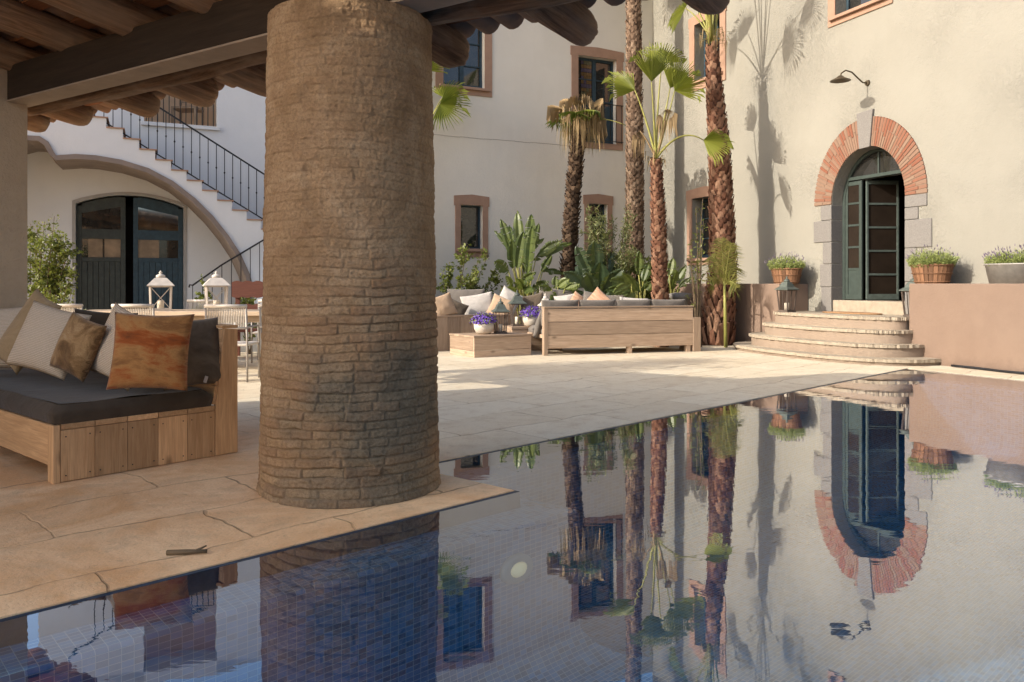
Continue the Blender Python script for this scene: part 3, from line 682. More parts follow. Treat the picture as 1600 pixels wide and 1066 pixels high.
m = MB(); m.rnd = .5; m.fprism(SF, side, -.22, 0); m.build('stair_wall', M['wall_left'], stair, fixn=True)
arch_in = []
for i, p in enumerate(ext):
    a = ext[max(0, i - 1)]; b = ext[min(len(ext) - 1, i + 1)]; t = Vector((b[0] - a[0], b[1] - a[1])).normalized(); nrm = Vector((-t.y, t.x))
    if nrm.y > 0 and i > 2: nrm = -nrm
    if i <= 2: nrm = Vector((t.y, -t.x)) if t.y > 0 and Vector((t.y, -t.x)).x > 0 else Vector((abs(t.y), -abs(t.x)))
    arch_in.append((p[0] + nrm.x * .085, p[1] + nrm.y * .085))
band = ext + arch_in[::-1]
m = MB(); m.fprism(SF, band, -SO + .01, .03, caps=(False, True)); m.build('arch_band', M['brown_band'], stair, fixn=True)
m = MB(); u, z = sa_[0] - run * 4, sa_[1] - rise * 4
for i in range(NS + 4):
    m.fbox(SF, u, u + run + .001, z - .1, z + rise - .024, -SO + .01, -.221); u += run; z += rise
m.fbox(SF, u, u_end, z - .15, z - .003, -SO + .01, -.221); m.build('stair_core', M['wall_left'], stair)
m = MB(); u, z = sa_[0] - run * 4, sa_[1] - rise * 4
for i in range(NS + 4):
    m.fbox(SF, u - .03, u + run + .0, z + rise + .001, z + rise + .022, -SO + .01, .025); u += run; z += rise
m.build('treads', M['brown_trim'], stair)
railing = MB(); q0 = (sa_[0] - run * 3, sa_[1] - rise * 2 + .1); q1 = (sb_[0] + run * .2, sb_[1] + .12)
sl = (q1[1] - q0[1]) / (q1[0] - q0[0])
for dz, r in ((0, .016), (.86, .02)): railing.bar(SF.p(q0[0], q0[1] + dz, -.06), SF.p(q1[0] + .4, q1[1] + dz + .4 * sl, -.06), r, r * 1.4)
RL = railing.build('railing', M['iron'], stair)
first = None; nbal = int((q1[0] - q0[0]) / .135)
for i in range(nbal):
    u = q0[0] + (q1[0] - q0[0]) * i / (nbal - 1); zz = q0[1] + (u - q0[0]) * sl
    if first is None:
        b = MB(); b.bar(SF.p(u, zz, -.06), SF.p(u, zz + .86, -.06), .014, .014, SF.n); b.lathe(SF.p(u, zz + .42, -.06), [(.005, -.03), (.018, 0), (.005, .03)], 8)
        first = b.build('baluster', M['iron'], RL); fu, fz = u, zz
    else:
        c = first.copy(); COL.objects.link(c); c.matrix_parent_inverse = Matrix.Translation(SF.p(u, zz) - SF.p(fu, fz)) @ first.matrix_parent_inverse
# lower flight rail in front of the arch foot
LF = Fr(WB.p(0, 0, SO + .06), WB.u, WB.n)
lp = [LF.hit(301, 446), LF.hit(345, 415), LF.hit(417, 372)]
lower = MB(); lower.tube([LF.p(lp[0][0] + .06, lp[0][1] - .04), LF.p(lp[0][0] + .05, lp[0][1] + .01), LF.p(*lp[0]), LF.p(*lp[1]), LF.p(*lp[2]), LF.p(lp[2][0] - .8, lp[2][1] + .65)], .016, 6)
LR = lower.build('hand_rail', M['iron'], stair)
nl = 13
for i in range(nl):
    t = i / (nl - 1); u = lp[0][0] + (lp[2][0] - .7 - lp[0][0]) * t; zz = np.interp(-u, [-lp[0][0], -lp[1][0], -lp[2][0], -lp[2][0] + .8], [lp[0][1], lp[1][1], lp[2][1], lp[2][1] + .65])
    b = MB(); b.bar(LF.p(u, max(0, zz - 1.0) if i else 0, 0), LF.p(u, zz, 0), .013, .013, LF.n); b.build('baluster', M['iron'], LR)
m = MB()
for i in range(7):
    ua = lp[0][0] - .1 - i * .3; m.fbox(LF, ua - 2.4, ua, .19 * i, .19 * (i + 1) - .003, -.05 - .0005 * i, .9 - .0005 * i)
m.build('lower_steps', M['wall_left'], stair)
# ------------------------------------------------------------------ terraces, steps, doormat
TF = Fr(WR.p(0, 0, .7), WR.u, WR.n)
uL1 = TF.u_(1217.5); uR0 = TF.u_(1420)
m = MB(); m.fbox(TF, 1.2, uL1, -.05, 1.196, -.69, 0); m.build('planter_wall', M['terracotta'], bevel=.015, label='low terracotta planter wall under the basket, striped by the palm shadow', category='wall')
m = MB(); m.fbox(TF, uR0, 21.5, -.05, 1.198, -.69, 0); m.build('terrace_wall', M['terracotta'], bevel=.015, label='long terracotta terrace wall beside the pool carrying basket and tub', category='wall')
def steps():
    st = thing('stone_steps', 'rounded pale stone steps with rough nosings rising to the arched door', 'steps', TF.p(6.88, 0, .4))
    uc = (uL1 + uR0) / 2
    for i, (zt, zb, hw, b) in enumerate(((.095, 0, 2.0, 1.22), (.285, .095, 1.72, .97), (.485, .285, 1.52, .72), (.68, .485, 1.43, .42))):
        def outl(hw, b, ex=2.7, k=110):
            r = []
            for j in range(k + 1):
                a = math.pi * j / k; c_, s_ = math.cos(a), math.sin(a)
                r.append((uc + hw * (abs(c_) ** (2 / ex)) * (1 if c_ > 0 else -1), b * s_ ** (2 / ex)))
            return r
        def slab(m, hw, b, z0, z1, mi, rough=0):
            pts = outl(hw, b) + [(uc - hw, -.0), ]
            if i == 3: pts = outl(hw, b) + [(uc - hw + .005, 0), (uc - hw + .005, -.68), (uc + hw - .005, -.68), (uc + hw - .005, 0)]
            pts = [(u + random.uniform(-rough, rough), o + random.uniform(-rough, rough)) for u, o in pts]
            m.poly([TF.p(u, z1 + random.uniform(-rough, rough) * .4, o) for u, o in pts], mi=mi)
            b0 = len(m.v)
            n_ = len(pts)
            for j in range(n_):
                a_, b_ = pts[j], pts[(j + 1) % n_]
                m.add([TF.p(a_[0], z0, a_[1]), TF.p(b_[0], z0, b_[1]), TF.p(b_[0], z1, b_[1]), TF.p(a_[0], z1, a_[1])], [(0, 1, 2, 3)], mi=mi)
        m = MB(); slab(m, hw - .03, b - .03, zb - .05, zt - .045, 0); slab(m, hw, b, zt - .047, zt, 1, .013)
        m.build('step', [M['step_riser'], M['step_edge']], st, fixn=False)
steps()
m = MB(); mc = WR.p(DC - .05, .684, .30)
m.lathe((0, 0, 0), [(1, 0), (1.0, .014), (.94, .018), (0, .018)], 40)
q = Matrix.Translation(mc) @ Matrix.Rotation(math.atan2(WR.u.y, WR.u.x), 4, 'Z') @ Matrix.Diagonal((.62, .26, 1, 1)); m.v = [tuple(q @ Vector(v)) for v in m.v]
m.build('doormat', M['tan_mat'], label='oval coir doormat lying on the top step before the arched door', category='doormat')
m = MB(); pts = [TF.p(TF.u_(1491) + (9 - 0) * i / 60, .022 + .004 * math.sin(i), .05 + .012 * math.sin(i * 1.3)) for i in range(61)]
m.tube(pts, .018, 6); m.build('cable', M['iron'], label='dark cable lying along the foot of the terrace wall', category='cable')
# gooseneck wall lamp
wl = thing('wall_lamp', 'small bronze gooseneck lamp fixed to the sunlit wall above the arched door', 'lamp', WR.p(*WR.hit(1356, 130)))
bu, bz = WR.hit(1356, 130)
b = WR.p(bu, bz)
m = MB(); m.tube([b, b + WR.n * .03], [.055, .045], 14); m.build('base_plate', M['bronze'], wl)
arm = [b + WR.n * .03, b + WR.n * .12 - Vector((0, 0, .0)), b + WR.n * .22 + Vector((0, 0, .06)), b + WR.n * .36 + Vector((0, 0, .15)), b + WR.n * .50 + Vector((0, 0, .17)), b + WR.n * .60 + Vector((0, 0, .11)), b + WR.n * .62 + Vector((0, 0, .04))]
m = MB(); m.tube(arm, .013, 8); m.build('arm', M['bronze'], wl)
m = MB(); m.lathe(arm[-1], [(.02, .03), (.04, .02), (.07, -.005), (.165, -.055), (.17, -.062), (.155, -.058), (.02, -.01)], 24); m.build('shade', M['bronze'], wl)
m = MB()                                               # hanging crack-like cable on the wall at the upper window
# ------------------------------------------------------------------ pavilion: column, end wall, beams, rafters, tiles
Cc = Vector((-.964, 4.79, 0)); EV = Vector((-.835, .55, 0)).normalized(); NV = Vector((.55, .835, 0)).normalized(); RV = Vector((.68, .733, 0)).normalized()
ZB = 2.77
def column():
    nth, nz = 700, 780; ztop = ZB - .016
    rows = []
    th = np.linspace(0, 2 * np.pi, nth, endpoint=False); zz = np.linspace(-.03, ztop, nz)
    rng = np.random.default_rng(3)
    ch = .052; vs = np.zeros((nz, nth, 3)); mort = np.zeros((nz, nth)); stain = np.zeros((nz, nth)); bri = np.zeros((nz, nth))
    offs = rng.random((80,)); brnd = rng.normal(0, 1, (80, 60)); bl = rng.uniform(.15, .24, 80)
    for i, z in enumerate(zz):
        for j, t in enumerate(th):
            x, y = math.cos(t), math.sin(t)
            p = Vector((x * .5, y * .5, z))
            wob = noise.noise(p * 2.3) * .022 + noise.noise(p * 7) * .007 + noise.noise(p * 15) * .003
            zc = (z + wob + 1) / ch; c = int(zc); fz = zc - c; hgt = .0
            nb = max(9, int(2 * math.pi * .52 / bl[c % 80]))
            tb = (t / (2 * math.pi) + offs[c % 80]) * nb + noise.noise(p * 5 + Vector((9, 0, 0))) * .1; b = int(tb) % nb; ft = tb - int(tb)
            ez = min(fz, 1 - fz) * ch; et = min(ft, 1 - ft) * 2 * math.pi * .52 / nb
            big = noise.noise(p * 1.7 + Vector((3, 5, 1)))
            expo = min(1, max(0, (1.25 + .7 * big + .3 * math.cos(t + .5) - z) / .7))           # bricks bare low down, plaster skin above
            expo = .34 + .66 * expo
            e = min(ez * 1.0, et)
            e2 = e + noise.noise(p * 30) * .0035 + noise.noise(p * 9) * .003
            mm_ = 1 - min(1, max(0, (e2 - .0025) / .007))
            er = noise.fractal(p * 6, 1.0, 2.0, 4) ; fine = noise.fractal(p * 26, 1.0, 2.0, 3)
            r = .527 - .018 * max(z, 0) - .0065 * mm_ * expo + brnd[c % 80, b] * .0028 * expo + er * .006 + fine * .0035 + noise.noise(p * 70) * .0015
            pit = noise.noise(p * 4 + Vector((7, 7, 7)))
            if pit > .42: r -= (pit - .42) * .07
            r += .012 * max(0, 1 - z / .12) * (z >= 0)
            vs[i, j] = (Cc.x + x * r, Cc.y + y * r, z); mort[i, j] = mm_ * expo; bri[i, j] = expo * min(1, max(0, .4 + .45 * brnd[c % 80, b]))
            front = max(0, math.cos(t - math.radians(-62)))
            s_ = front * math.exp(-((z - .50 + .25 * big) / .42) ** 2) * 1.5 + .9 * max(0, 1 - z / .22) * (.4 + .6 * front)
            stain[i, j] = min(1, max(0, s_ - .45 + .6 * noise.fractal(p * 4 + Vector((1, 8, 2)), 1, 2, 4)))
    idx = np.arange(nz * nth).reshape(nz, nth); nx = np.roll(idx, -1, axis=1)
    f = np.stack([idx[:-1], nx[:-1], nx[1:], idx[1:]], -1).reshape(-1, 4)
    me = bpy.data.meshes.new('brick_column'); me.from_pydata(vs.reshape(-1, 3).tolist(), [], f.tolist())
    me.polygons.foreach_set('use_smooth', [True] * len(me.polygons))
    for nme, arr in (('mortar', mort), ('stain', stain), ('brick', bri)):
        a = me.attributes.new(nme, 'FLOAT', 'POINT'); a.data.foreach_set('value', arr.astype('f').ravel())
    me.materials.append(M['column'])
    o = bpy.data.objects.new('brick_column', me); COL.objects.link(o)
    o['label'] = 'massive round column of eroded brown brick standing at the pool corner'; o['category'] = 'column'
column()
# plaster wall end carrying the beam; tall unseen run added to block sun
PW = Vector((-4.24, 7.0, 0)); wd_ = Vector((-.55, -.835, 0)).normalized(); we = EV
m = MB(); m.rnd = .5
nseg = 24
for i in range(nseg):
    a = PW + wd_ * (9 * i / nseg); b = PW + wd_ * (9 * (i + 1) / nseg)
    za, zb_ = 3.05 + .2 * 9 * i / nseg, 3.05 + .2 * 9 * (i + 1) / nseg
    if i < 2: za = zb_ = ZB + .28
    else: za = zb_ = 5.3 if i < 10 else 6.6  # out-of-view heights shaped for the shadow they cast
    m.hexa([a, a + we * .5, b + we * .5, b] + [p + Vector((0, 0, h)) for p, h in ((a, za), (a + we * .5, za), (b + we * .5, zb_), (b, zb_))])
m.build('plaster_wall_and_sun_block', M['plaster'], label='thick beige plaster wall end under the pavilion beam by the low sofa, with an unseen stretch added to block sun', category='wall')
pav = thing('pavilion_roof', 'rustic tiled pavilion roof on dark beams and rough log rafters overhead', 'roof', Cc + Vector((0, 0, ZB)))
def along(c, s, o, z): return c + EV * s + NV * o + Vector((0, 0, z))
s0, s1 = -4.2, 6.3
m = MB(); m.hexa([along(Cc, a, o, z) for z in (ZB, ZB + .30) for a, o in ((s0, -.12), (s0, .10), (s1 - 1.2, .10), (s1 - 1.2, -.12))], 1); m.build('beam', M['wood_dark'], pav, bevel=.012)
m = MB(); m.hexa([along(Cc, a, o, z) for z in (ZB - .014, ZB - .0005) for a, o in ((s0, -.13), (s0, .085), (s1 - 1.2, .085), (s1 - 1.2, -.13))], 1); m.build('beam_underside', M['strip'], pav)  # thin sheet for the beam's bottom face, bounced light put into its colour
def log(m, a, b, r0, r1, n=14, k=30, wob=.012, bulge=.012, round_end=True, bend=.0):
    a = Vector(a); b = Vector(b); d = (b - a).normalized(); x = d.cross(Vector((0, 0, 1))).normalized(); y = x.cross(d); L = (b - a).length
    sd = random.random() * 50; vs = []; tc = []; tt = [i / k for i in range(k + 1)]
    if round_end: tt = [t * (1 - .14 / L) for t in tt] + [1 - .09 / L, 1 - .045 / L, 1 - .015 / L, 1]
    for t in tt:
        c = a + d * (L * t) + x * (noise.noise(Vector((t * L * .7, sd, 0))) * wob * 3) + y * (noise.noise(Vector((t * L * .7, sd, 9))) * wob * 2 + bend * math.sin(math.pi * t))
        e = (1 - t) * L; sc = 1 if (not round_end or e > .14) else (.45 + .55 * math.sqrt(max(0, 1 - (1 - e / .14) ** 2)))
        for j in range(n):
            an = 2 * math.pi * j / n; r = (r0 + (r1 - r0) * t) * sc
            r += noise.noise(Vector((math.cos(an) * 1.6, math.sin(an) * 1.6, t * L * 1.1 + sd))) * bulge * 2 + noise.noise(Vector((math.cos(an) * 5, math.sin(an) * 5, t * L * .8 + sd))) * bulge
            gv = noise.noise(Vector((math.cos(an) * 6, math.sin(an) * 6, t * L * .5 + sd))); r -= .010 * max(0, gv - .1) + (.012 if abs(gv) < .02 else 0) * (n > 20)
            vs.append(c + x * math.cos(an) * r + y * math.sin(an) * r); tc.append((t * L + sd, math.cos(an) * r * 1.3, math.sin(an) * r * 1.3))
    K_ = len(tt)
    m.add(vs, [(i * n + j, i * n + (j + 1) % n, (i + 1) * n + (j + 1) % n, (i + 1) * n + j) for i in range(K_ - 1) for j in range(n)] + [tuple((K_ - 1) * n + j for j in range(n)), tuple(reversed(range(n)))], tc, sm=True)
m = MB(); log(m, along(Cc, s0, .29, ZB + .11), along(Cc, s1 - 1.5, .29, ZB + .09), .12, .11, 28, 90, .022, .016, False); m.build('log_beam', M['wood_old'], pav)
EO, SLP, RT = 1.08, .2, 2.5
def eave(s, z=0, back=0): return Cc + NV * EO + EV * s - RV * back + Vector((0, 0, z + back * SLP))
for s, zb in ((-3.7, 2.78), (-2.75, 2.77), (-1.83, 2.79), (-.96, 2.745), (.107, 2.757), (1.05, 2.77), (1.95, 2.77), (2.84, 2.79), (3.72, 2.785), (4.9, 2.84), (5.8, 2.85)):
    m = MB(); r = random.uniform(.122, .138)
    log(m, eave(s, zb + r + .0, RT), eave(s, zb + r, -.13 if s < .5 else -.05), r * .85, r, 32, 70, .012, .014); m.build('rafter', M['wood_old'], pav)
m = MB()
zt_ = 2.77 + .255
for i in range(8):
    back = .05 + i * .34
    a, b = eave(s0, zt_, back), eave(s1, zt_, back); wv = -RV * .13 + Vector((0, 0, .13 * SLP)); up = Vector((0, 0, .028))
    if i == 0: wv = wv * 1.25
    m.hexa([a, b, b + wv, a + wv, a + up, b + up, b + wv + up, a + wv + up], 0)
m.build('roof_boards', M['wood_board'], pav)
m = MB(); s = s0
while s < s1:
    for kind in (0, 1):
        ss = s + .1 * kind; e = -random.uniform(.10, .16) - (0 if kind else .03); nseg = 16
        R_ = .098 if kind == 0 else .09; base_z = zt_ + .028 + (.085 if kind == 0 else .10)
        rn = random.random(); t0 = 0
        L = RT - .2 - e; nt_ = 6
        for q in range(nt_):                           # overlapping tiles up the slope
            b0 = e + L * q / nt_; b1 = e + L * (q + 1) / nt_ + .05
            vs = []
            for bk, k_ in ((b0, 1.0), (b1, .88)):
                for j in range(9):
                    an = math.pi * j / 8
                    dx = -math.cos(an) * R_ * k_; dz = math.sin(an) * R_ * k_ * (1 if kind else -1)
                    lift = .012 * (1 - (bk - b0) / (b1 - b0))
                    vs.append(eave(ss + dx, base_z + dz + (lift if kind else -lift * .5), bk))
            m.add(vs, [(j, j + 1, 9 + j + 1, 9 + j) for j in range(8)], sm=True)
            if q == 0:                                 # thickness at the eave end
                th = [eave(ss - math.cos(math.pi * j / 8) * (R_ - .014), base_z + math.sin(math.pi * j / 8) * (R_ - .014) * (1 if kind else -1), b0) for j in range(9)]
                m.add(vs[:9] + th, [(j, j + 1, 9 + j + 1, 9 + j) for j in range(8)], rnd=m.rn[-1])
    s += .205
m.build('roof_tiles', M['tile_roof'], pav)

# ------------------------------------------------------------------ soft things
def pillow(name, mat, c, w, h, t, yaw=0, lean=12, roll=0, label=None, group=None, pinch=.07, mats=None, seed=0, split=None, parent=None, bend=0.0):
    n = 26; vs = []; tc = []; fs = []; mi = []
    rs = random.Random(seed + 5)
    Mx = Matrix.Translation(Vector(c)) @ Matrix.Rotation(R(yaw), 4, 'Z') @ Matrix.Rotation(R(-lean), 4, 'X') @ Matrix.Rotation(R(roll), 4, 'Y')
    off = Vector((seed * 1.7, seed * .9, seed))
    for side in (-1, 1):
        for i in range(n + 1):
            for j in range(n + 1):
                u, v = -1 + 2 * i / n, -1 + 2 * j / n
                eu = 1 - pinch * (1 - v * v); ev = 1 - pinch * (1 - u * u)
                th = max(0, (1 - u * u)) ** .42 * max(0, (1 - v * v)) ** .42
                wr = noise.noise(Vector((u * 1.6, v * 1.6, side)) + off) * .14 * th
                sag = -.10 * (1 - v) * .5 * th
                x, z = u * w / 2 * ev * 1 if False else u * w / 2 * (1 - pinch * (1 - v * v)), v * h / 2 * (1 - pinch * (1 - u * u))
                y = side * (t / 2) * (th * (1 + .25 * (-v) * .5) + wr) + bend * (u * u)
                vs.append(Mx @ Vector((x, y, z))); tc.append((u * w / 2 + off.x, v * h / 2 + off.y, side * .1))
    N_ = (n + 1) ** 2
    for k in (0, 1):
        for i in range(n):
            for j in range(n):
                a = k * N_ + i * (n + 1) + j; q = (a, a + n + 1, a + n + 2, a + 1)
                fs.append(q if k == 0 else q[::-1]); mi.append(0 if split is None else (0 if (i / n) < split else 1))
    m = MB(); m.add(vs, fs, tc, sm=True); m.mi = mi
    o = m.build(name, mats or mat, parent)
    import bmesh
    bm = bmesh.new(); bm.from_mesh(o.data); bmesh.ops.remove_doubles(bm, verts=bm.verts, dist=1e-4); bm.to_mesh(o.data); bm.free()
    if label: o['label'] = label; o['category'] = 'pillow'
    if group: o['group'] = group
    return o
# ------------------------------------------------------------------ low deep sofa in front
C0 = ground(83, 757); C1 = ground(371, 707); SV = (C1 - C0).normalized(); SD = (C1 - C0).length; SW = Vector((-SV.y, SV.x, 0))
def sp(v, w_, z): return C0 + SV * v + SW * w_ + Vector((0, 0, z))
sofa = thing('low_sofa', 'deep plank built daybed sofa with slanted back standing beside the brick column', 'sofa', sp(.6, .9, 0))
LEN = 2.6
m = MB(); nb = 5; bw = (1.03 - .04) / nb
for i in range(nb):                                    # end planks, upright
    v0 = .04 + i * bw; m.hexa([sp(v, w_, z) for z in (.004, .315) for v, w_ in ((v0 + .0012, -.002 - .001 * (i % 2)), (v0 + bw - .0012, -.002 - .001 * (i % 2)), (v0 + bw - .0012, .028), (v0 + .0012, .028))], 2)
for i in range(nb):
    for dv in (.03, bw - .03):
        for zz_ in (.04, .275): m.lathe(sp(.04 + i * bw + dv, -.003, zz_), [(.004, -.004), (.004, .004)], 8, mi=1)
m.hexa([sp(v, w_, z) for z in (.0, .348) for v, w_ in ((-.0, -.004), (.038, -.004), (.038, .09), (-.0, .09))], 2)
m.build('end_panel', [M['wood_sofa'], M['iron']], sofa, bevel=.003)
m = MB()
for i in range(5):
    v0 = .041 + i * .198; m.hexa([sp(v, w_, z) for z in (.318, .352) for v, w_ in ((v0 + .002, -.003), (v0 + .196, -.003), (v0 + .196, LEN), (v0 + .002, LEN))], 1)
m.build('seat_planks', M['wood_sofa'], sofa, bevel=.003)
m = MB()
for z0, z1 in ((.10, .345),): m.hexa([sp(v, w_, z) for z in (z0, z1) for v, w_ in ((0.004, .092), (.034, .092), (.034, LEN), (.004, LEN))], 1)
m.build('front_board', M['wood_sofa'], sofa, bevel=.003)
m = MB(); m.hexa([sp(v, w_, z) for z in (.004, .315) for v, w_ in ((.06, LEN - .1), (1.0, LEN - .1), (1.0, LEN), (.06, LEN))], 2); m.build('end_panel', M['wood_sofa'], sofa, bevel=.003)
sfr = Fr(sp(0, 0, 0), SV, -SW)
m = MB(); m.rnd = .6; bp = [(1.034, .004), (SD, .004), (SD - .0, .875), (SD - .10, .885), (1.034, .34)]
vs = [sfr.p(u, z, .004) for u, z in bp] + [sfr.p(u, z, -.03) for u, z in bp]; nn_ = len(bp)
m.add(vs, [tuple(range(nn_)), tuple(reversed(range(nn_, 2 * nn_)))] + [(i, nn_ + i, nn_ + (i + 1) % nn_, (i + 1) % nn_) for i in range(nn_)], [(z + 3, u, w_) for (u, z), w_ in [(p, 0) for p in bp] + [(p, .03) for p in bp]], rnd=.55)
m.build('back_side', M['wood_sofa'], sofa, bevel=.003, fixn=True)
m = MB()
for i in range(4):
    z0 = .36 + i * .13; z1 = z0 + .126; v0 = 1.012 + (z0 - .36) * .18; v1 = 1.012 + (z1 - .36) * .18
    m.hexa([sp(v0, .004, z0), sp(v0 + .03, .004, z0), sp(v0 + .03, LEN, z0), sp(v0, LEN, z0), sp(v1, .004, z1), sp(v1 + .03, .004, z1), sp(v1 + .03, LEN, z1), sp(v1, LEN, z1)], 1)
m.hexa([sp(v, w_, z) for z in (.884, .905) for v, w_ in ((SD - .115, .002), (SD + .004, .002), (SD + .004, LEN), (SD - .115, LEN))], 1)
m.build('backrest', M['wood_sofa'], sofa, bevel=.003)
cu = MB()                                              # seat mattress: soft box
def softbox(name, mat, P, v0, v1, w0, w1, z0, z1, r=.03, label=None, parent=None, sagk=.012, **kw):
    nv, nw = 18, 26; vs = []; tc = []; 
    m = MB()
    def zf(v, w_): return z1 + noise.noise(Vector((v * 3, w_ * 3, z1 * 9))) * sagk
    prof = [(0, z0), (0, z1 - r), (r * .3, z1 - r * .3), (r, z1)]
    ring = lambda ins, z, flat: [P(v, w_, z + (noise.noise(Vector((v * 3, w_ * 3, 1))) * sagk if flat else noise.noise(Vector((v * 4, w_ * 4, z * 5))) * 0)) for v, w_ in per(ins)]
    def per(i):
        a, b, c, d = v0 + i, v1 - i, w0 + i, w1 - i; r_ = []
        r_ += [(a + (b - a) * k / nv, c) for k in range(nv)]; r_ += [(b, c + (d - c) * k / nw) for k in range(nw)]
        r_ += [(b - (b - a) * k / nv, d) for k in range(nv)]; r_ += [(a, d - (d - c) * k / nw) for k in range(nw)]
        return r_
    rings_ = [ring(-.006 * math.sin(math.pi * q / 1), z, True) if False else ring(i - .008 * (0 < q < 2), z, q == 3) for q, (i, z) in enumerate([(0, z0), (-.004, (z0 + z1) / 2), (0, z1 - r), (r, z1)])]
    n_ = len(rings_[0]); allv = [p for q in rings_ for p in q]
    m.add(allv, [(q * n_ + j, q * n_ + (j + 1) % n_, (q + 1) * n_ + (j + 1) % n_, (q + 1) * n_ + j) for q in range(3) for j in range(n_)], sm=True, rnd=.5)
    top = [P(v0 + r + (v1 - v0 - 2 * r) * i / nv, w0 + r + (w1 - w0 - 2 * r) * j / nw, zf(v0 + r + (v1 - v0 - 2 * r) * i / nv, w0 + r + (w1 - w0 - 2 * r) * j / nw) - noise.noise(Vector((0, 0, 0)))) for i in range(nv + 1) for j in range(nw + 1)]
    m.add(top, [(i * (nw + 1) + j, (i + 1) * (nw + 1) + j, (i + 1) * (nw + 1) + j + 1, i * (nw + 1) + j + 1) for i in range(nv) for j in range(nw)], sm=True, rnd=.5)
    o = m.build(name, mat, parent, fixn=True)
    if label: o['label'] = label
    for a, b in kw.items(): o[a] = b
    return o
softbox('seat_cushion', M['char'], sp, .01, 1.0, .0, LEN - .05, .353, .468, .035, 'flat charcoal seat mattress on the low plank sofa', category='cushion')
G = 'pillows on the low sofa'
pillow('pillow', M['grey_f'], at(300, 551, 5.5) , .46, .48, .16, yaw=52, lean=13, label='dark grey pillow leaning on the sofa back behind the rust patchwork one', group=G, seed=1)
pillow('pillow', M['rust_f'], at(236, 549, 5.12), .49, .50, .19, yaw=9, lean=13, roll=2, label='rust and brown patchwork pillow standing at the sofa end', group=G, seed=2)
pillow('pillow', M['cream_f'], at(190, 540, 5.40), .50, .50, .15, yaw=-28, lean=16, roll=14, label='cream knit pillow with one raised corner behind the rust patchwork pillow', group=G, seed=3, pinch=.1)
pillow('pillow', M['hide_f'], at(122, 541, 5.42), .36, .40, .15, yaw=-22, lean=14, roll=16, label='brown cowhide pillow in front of the ribbed cream one', group=G, seed=4)
pillow('pillow', M['cream_f'], at(76, 531, 5.62), .52, .48, .17, yaw=-12, lean=18, roll=12, label='ribbed cream pillow partly covered by the cowhide pillow', group=G, seed=6)
pillow('pillow', M['cord_f'], at(42, 517, 5.86), .30, .58, .16, yaw=-15, lean=16, roll=27, label='tan linen pillow with a dark strap, between two cream pillows', group=G, seed=7)
pillow('pillow', M['cream_f'], at(-2, 528, 6.1), .5, .5, .17, yaw=-10, lean=18, roll=-3, label='pale ribbed pillow next to the plaster wall end', group=G, seed=8)
pillow('pillow', M['char'], at(165, 530, 5.95), .44, .44, .15, yaw=40, lean=16, roll=6, label='small charcoal pillow lying behind the cowhide pillow', group=G, seed=9)
tagp = MB(); tagp.bar(at(320, 598, 5.43), at(323, 588, 5.43), .022, .003, (0, -1, 0)); tagp.build('care_tag', M['white_f'], bpy.data.objects['pillow'])
# loose twig on the paving near the rim
m = MB(); tw = ground(296, 868)
m.tube([tw + Vector((-.10, 0, .012)), tw + Vector((-.02, .005, .014)), tw + Vector((.07, .02, .012))], [.012, .011, .008], 7); m.tube([tw + Vector((.02, .01, .016)), tw + Vector((.06, .04, .03))], [.006, .003], 6)
m.build('twig', M['stem'], label='short brown twig lying on the paving near the pool rim', category='twig')

# ------------------------------------------------------------------ far lounge group
B0, B1 = ground(850, 556), ground(1083, 549.5); LV = (B1 - B0).normalized(); LN = Vector((LV.y, -LV.x, 0)); LL_ = (B1 - B0).length
lf_ = Fr(B0, LV, LN)
ls = thing('lounge_sofa', 'pine lounge sofa seen from behind, three wide back planks on short feet', 'sofa', lf_.p(LL_ / 2, 0, -.4))
HB = .80
m = MB()
for i in range(3): m.fbox(lf_, .07, LL_ - .002, .115 + i * .222, .115 + (i + 1) * .222 - .008, -.035, -.001 - .002 * (i % 2))
m.build('back_panel', M['wood_far'], ls, bevel=.003)
m = MB(); m.fbox(lf_, 0, LL_ + .01, HB - .015, HB + .012, -.12, .012); m.build('top_rail', M['wood_far'], ls, bevel=.003)
for u in (0, ): 
    m = MB(); m.fbox(lf_, u, u + .068, 0, HB - .016, -.10, .004); m.build('post', M['wood_far'], ls, bevel=.004)
m = MB(); m.fbox(lf_, LL_ + .0, LL_ + .15, 0.0, .60, -.5, .005); m.build('arm_panel', M['wood_far'], ls, bevel=.004)
for u in (LL_ * .55, LL_ * .98 - .07): 
    m = MB(); m.fbox(lf_, u, u + .08, 0, .115, -.10, -.01); m.build('leg', M['wood_far'], ls, bevel=.004)
m = MB(); m.fbox(lf_, .02, LL_, .28, .34, -.95, -.13); m.fbox(lf_, .02, LL_, .10, .28, -.95, -.91); m.build('seat', M['wood_far'], ls, bevel=.003)
def lw(fr): return lambda v, w_, z: fr.p(w_, z, -v)
softbox('seat_cushion', M['far_grey'], lw(lf_), .16, .95, .05, LL_ - .05, .342, .46, .04, 'taupe seat mattress of the lounge sofa seen from behind', category='cushion')
GB = 'taupe back cushions along the lounge sofa'
cw = (LL_ - .0) / 4.0
for i, nm in enumerate(('first', 'second', 'third', 'fourth')):
    lab = {0: 'taupe back cushion at the pot end of the lounge sofa, beside the lanterns', 1: 'taupe back cushion second along the lounge sofa from the lanterns', 2: 'taupe back cushion third along the lounge sofa from the lanterns', 3: 'taupe back cushion nearest the carved pedestal on the lounge sofa'}[i]
    pillow('back_cushion', M['far_grey'], lf_.p(.28 + cw * (i + .12) * .98, .695, -.24), cw * .98, .46, .17, yaw=math.degrees(math.atan2(LV.y, LV.x)), lean=-10, label=lab, group=GB, seed=20 + i, pinch=.035)
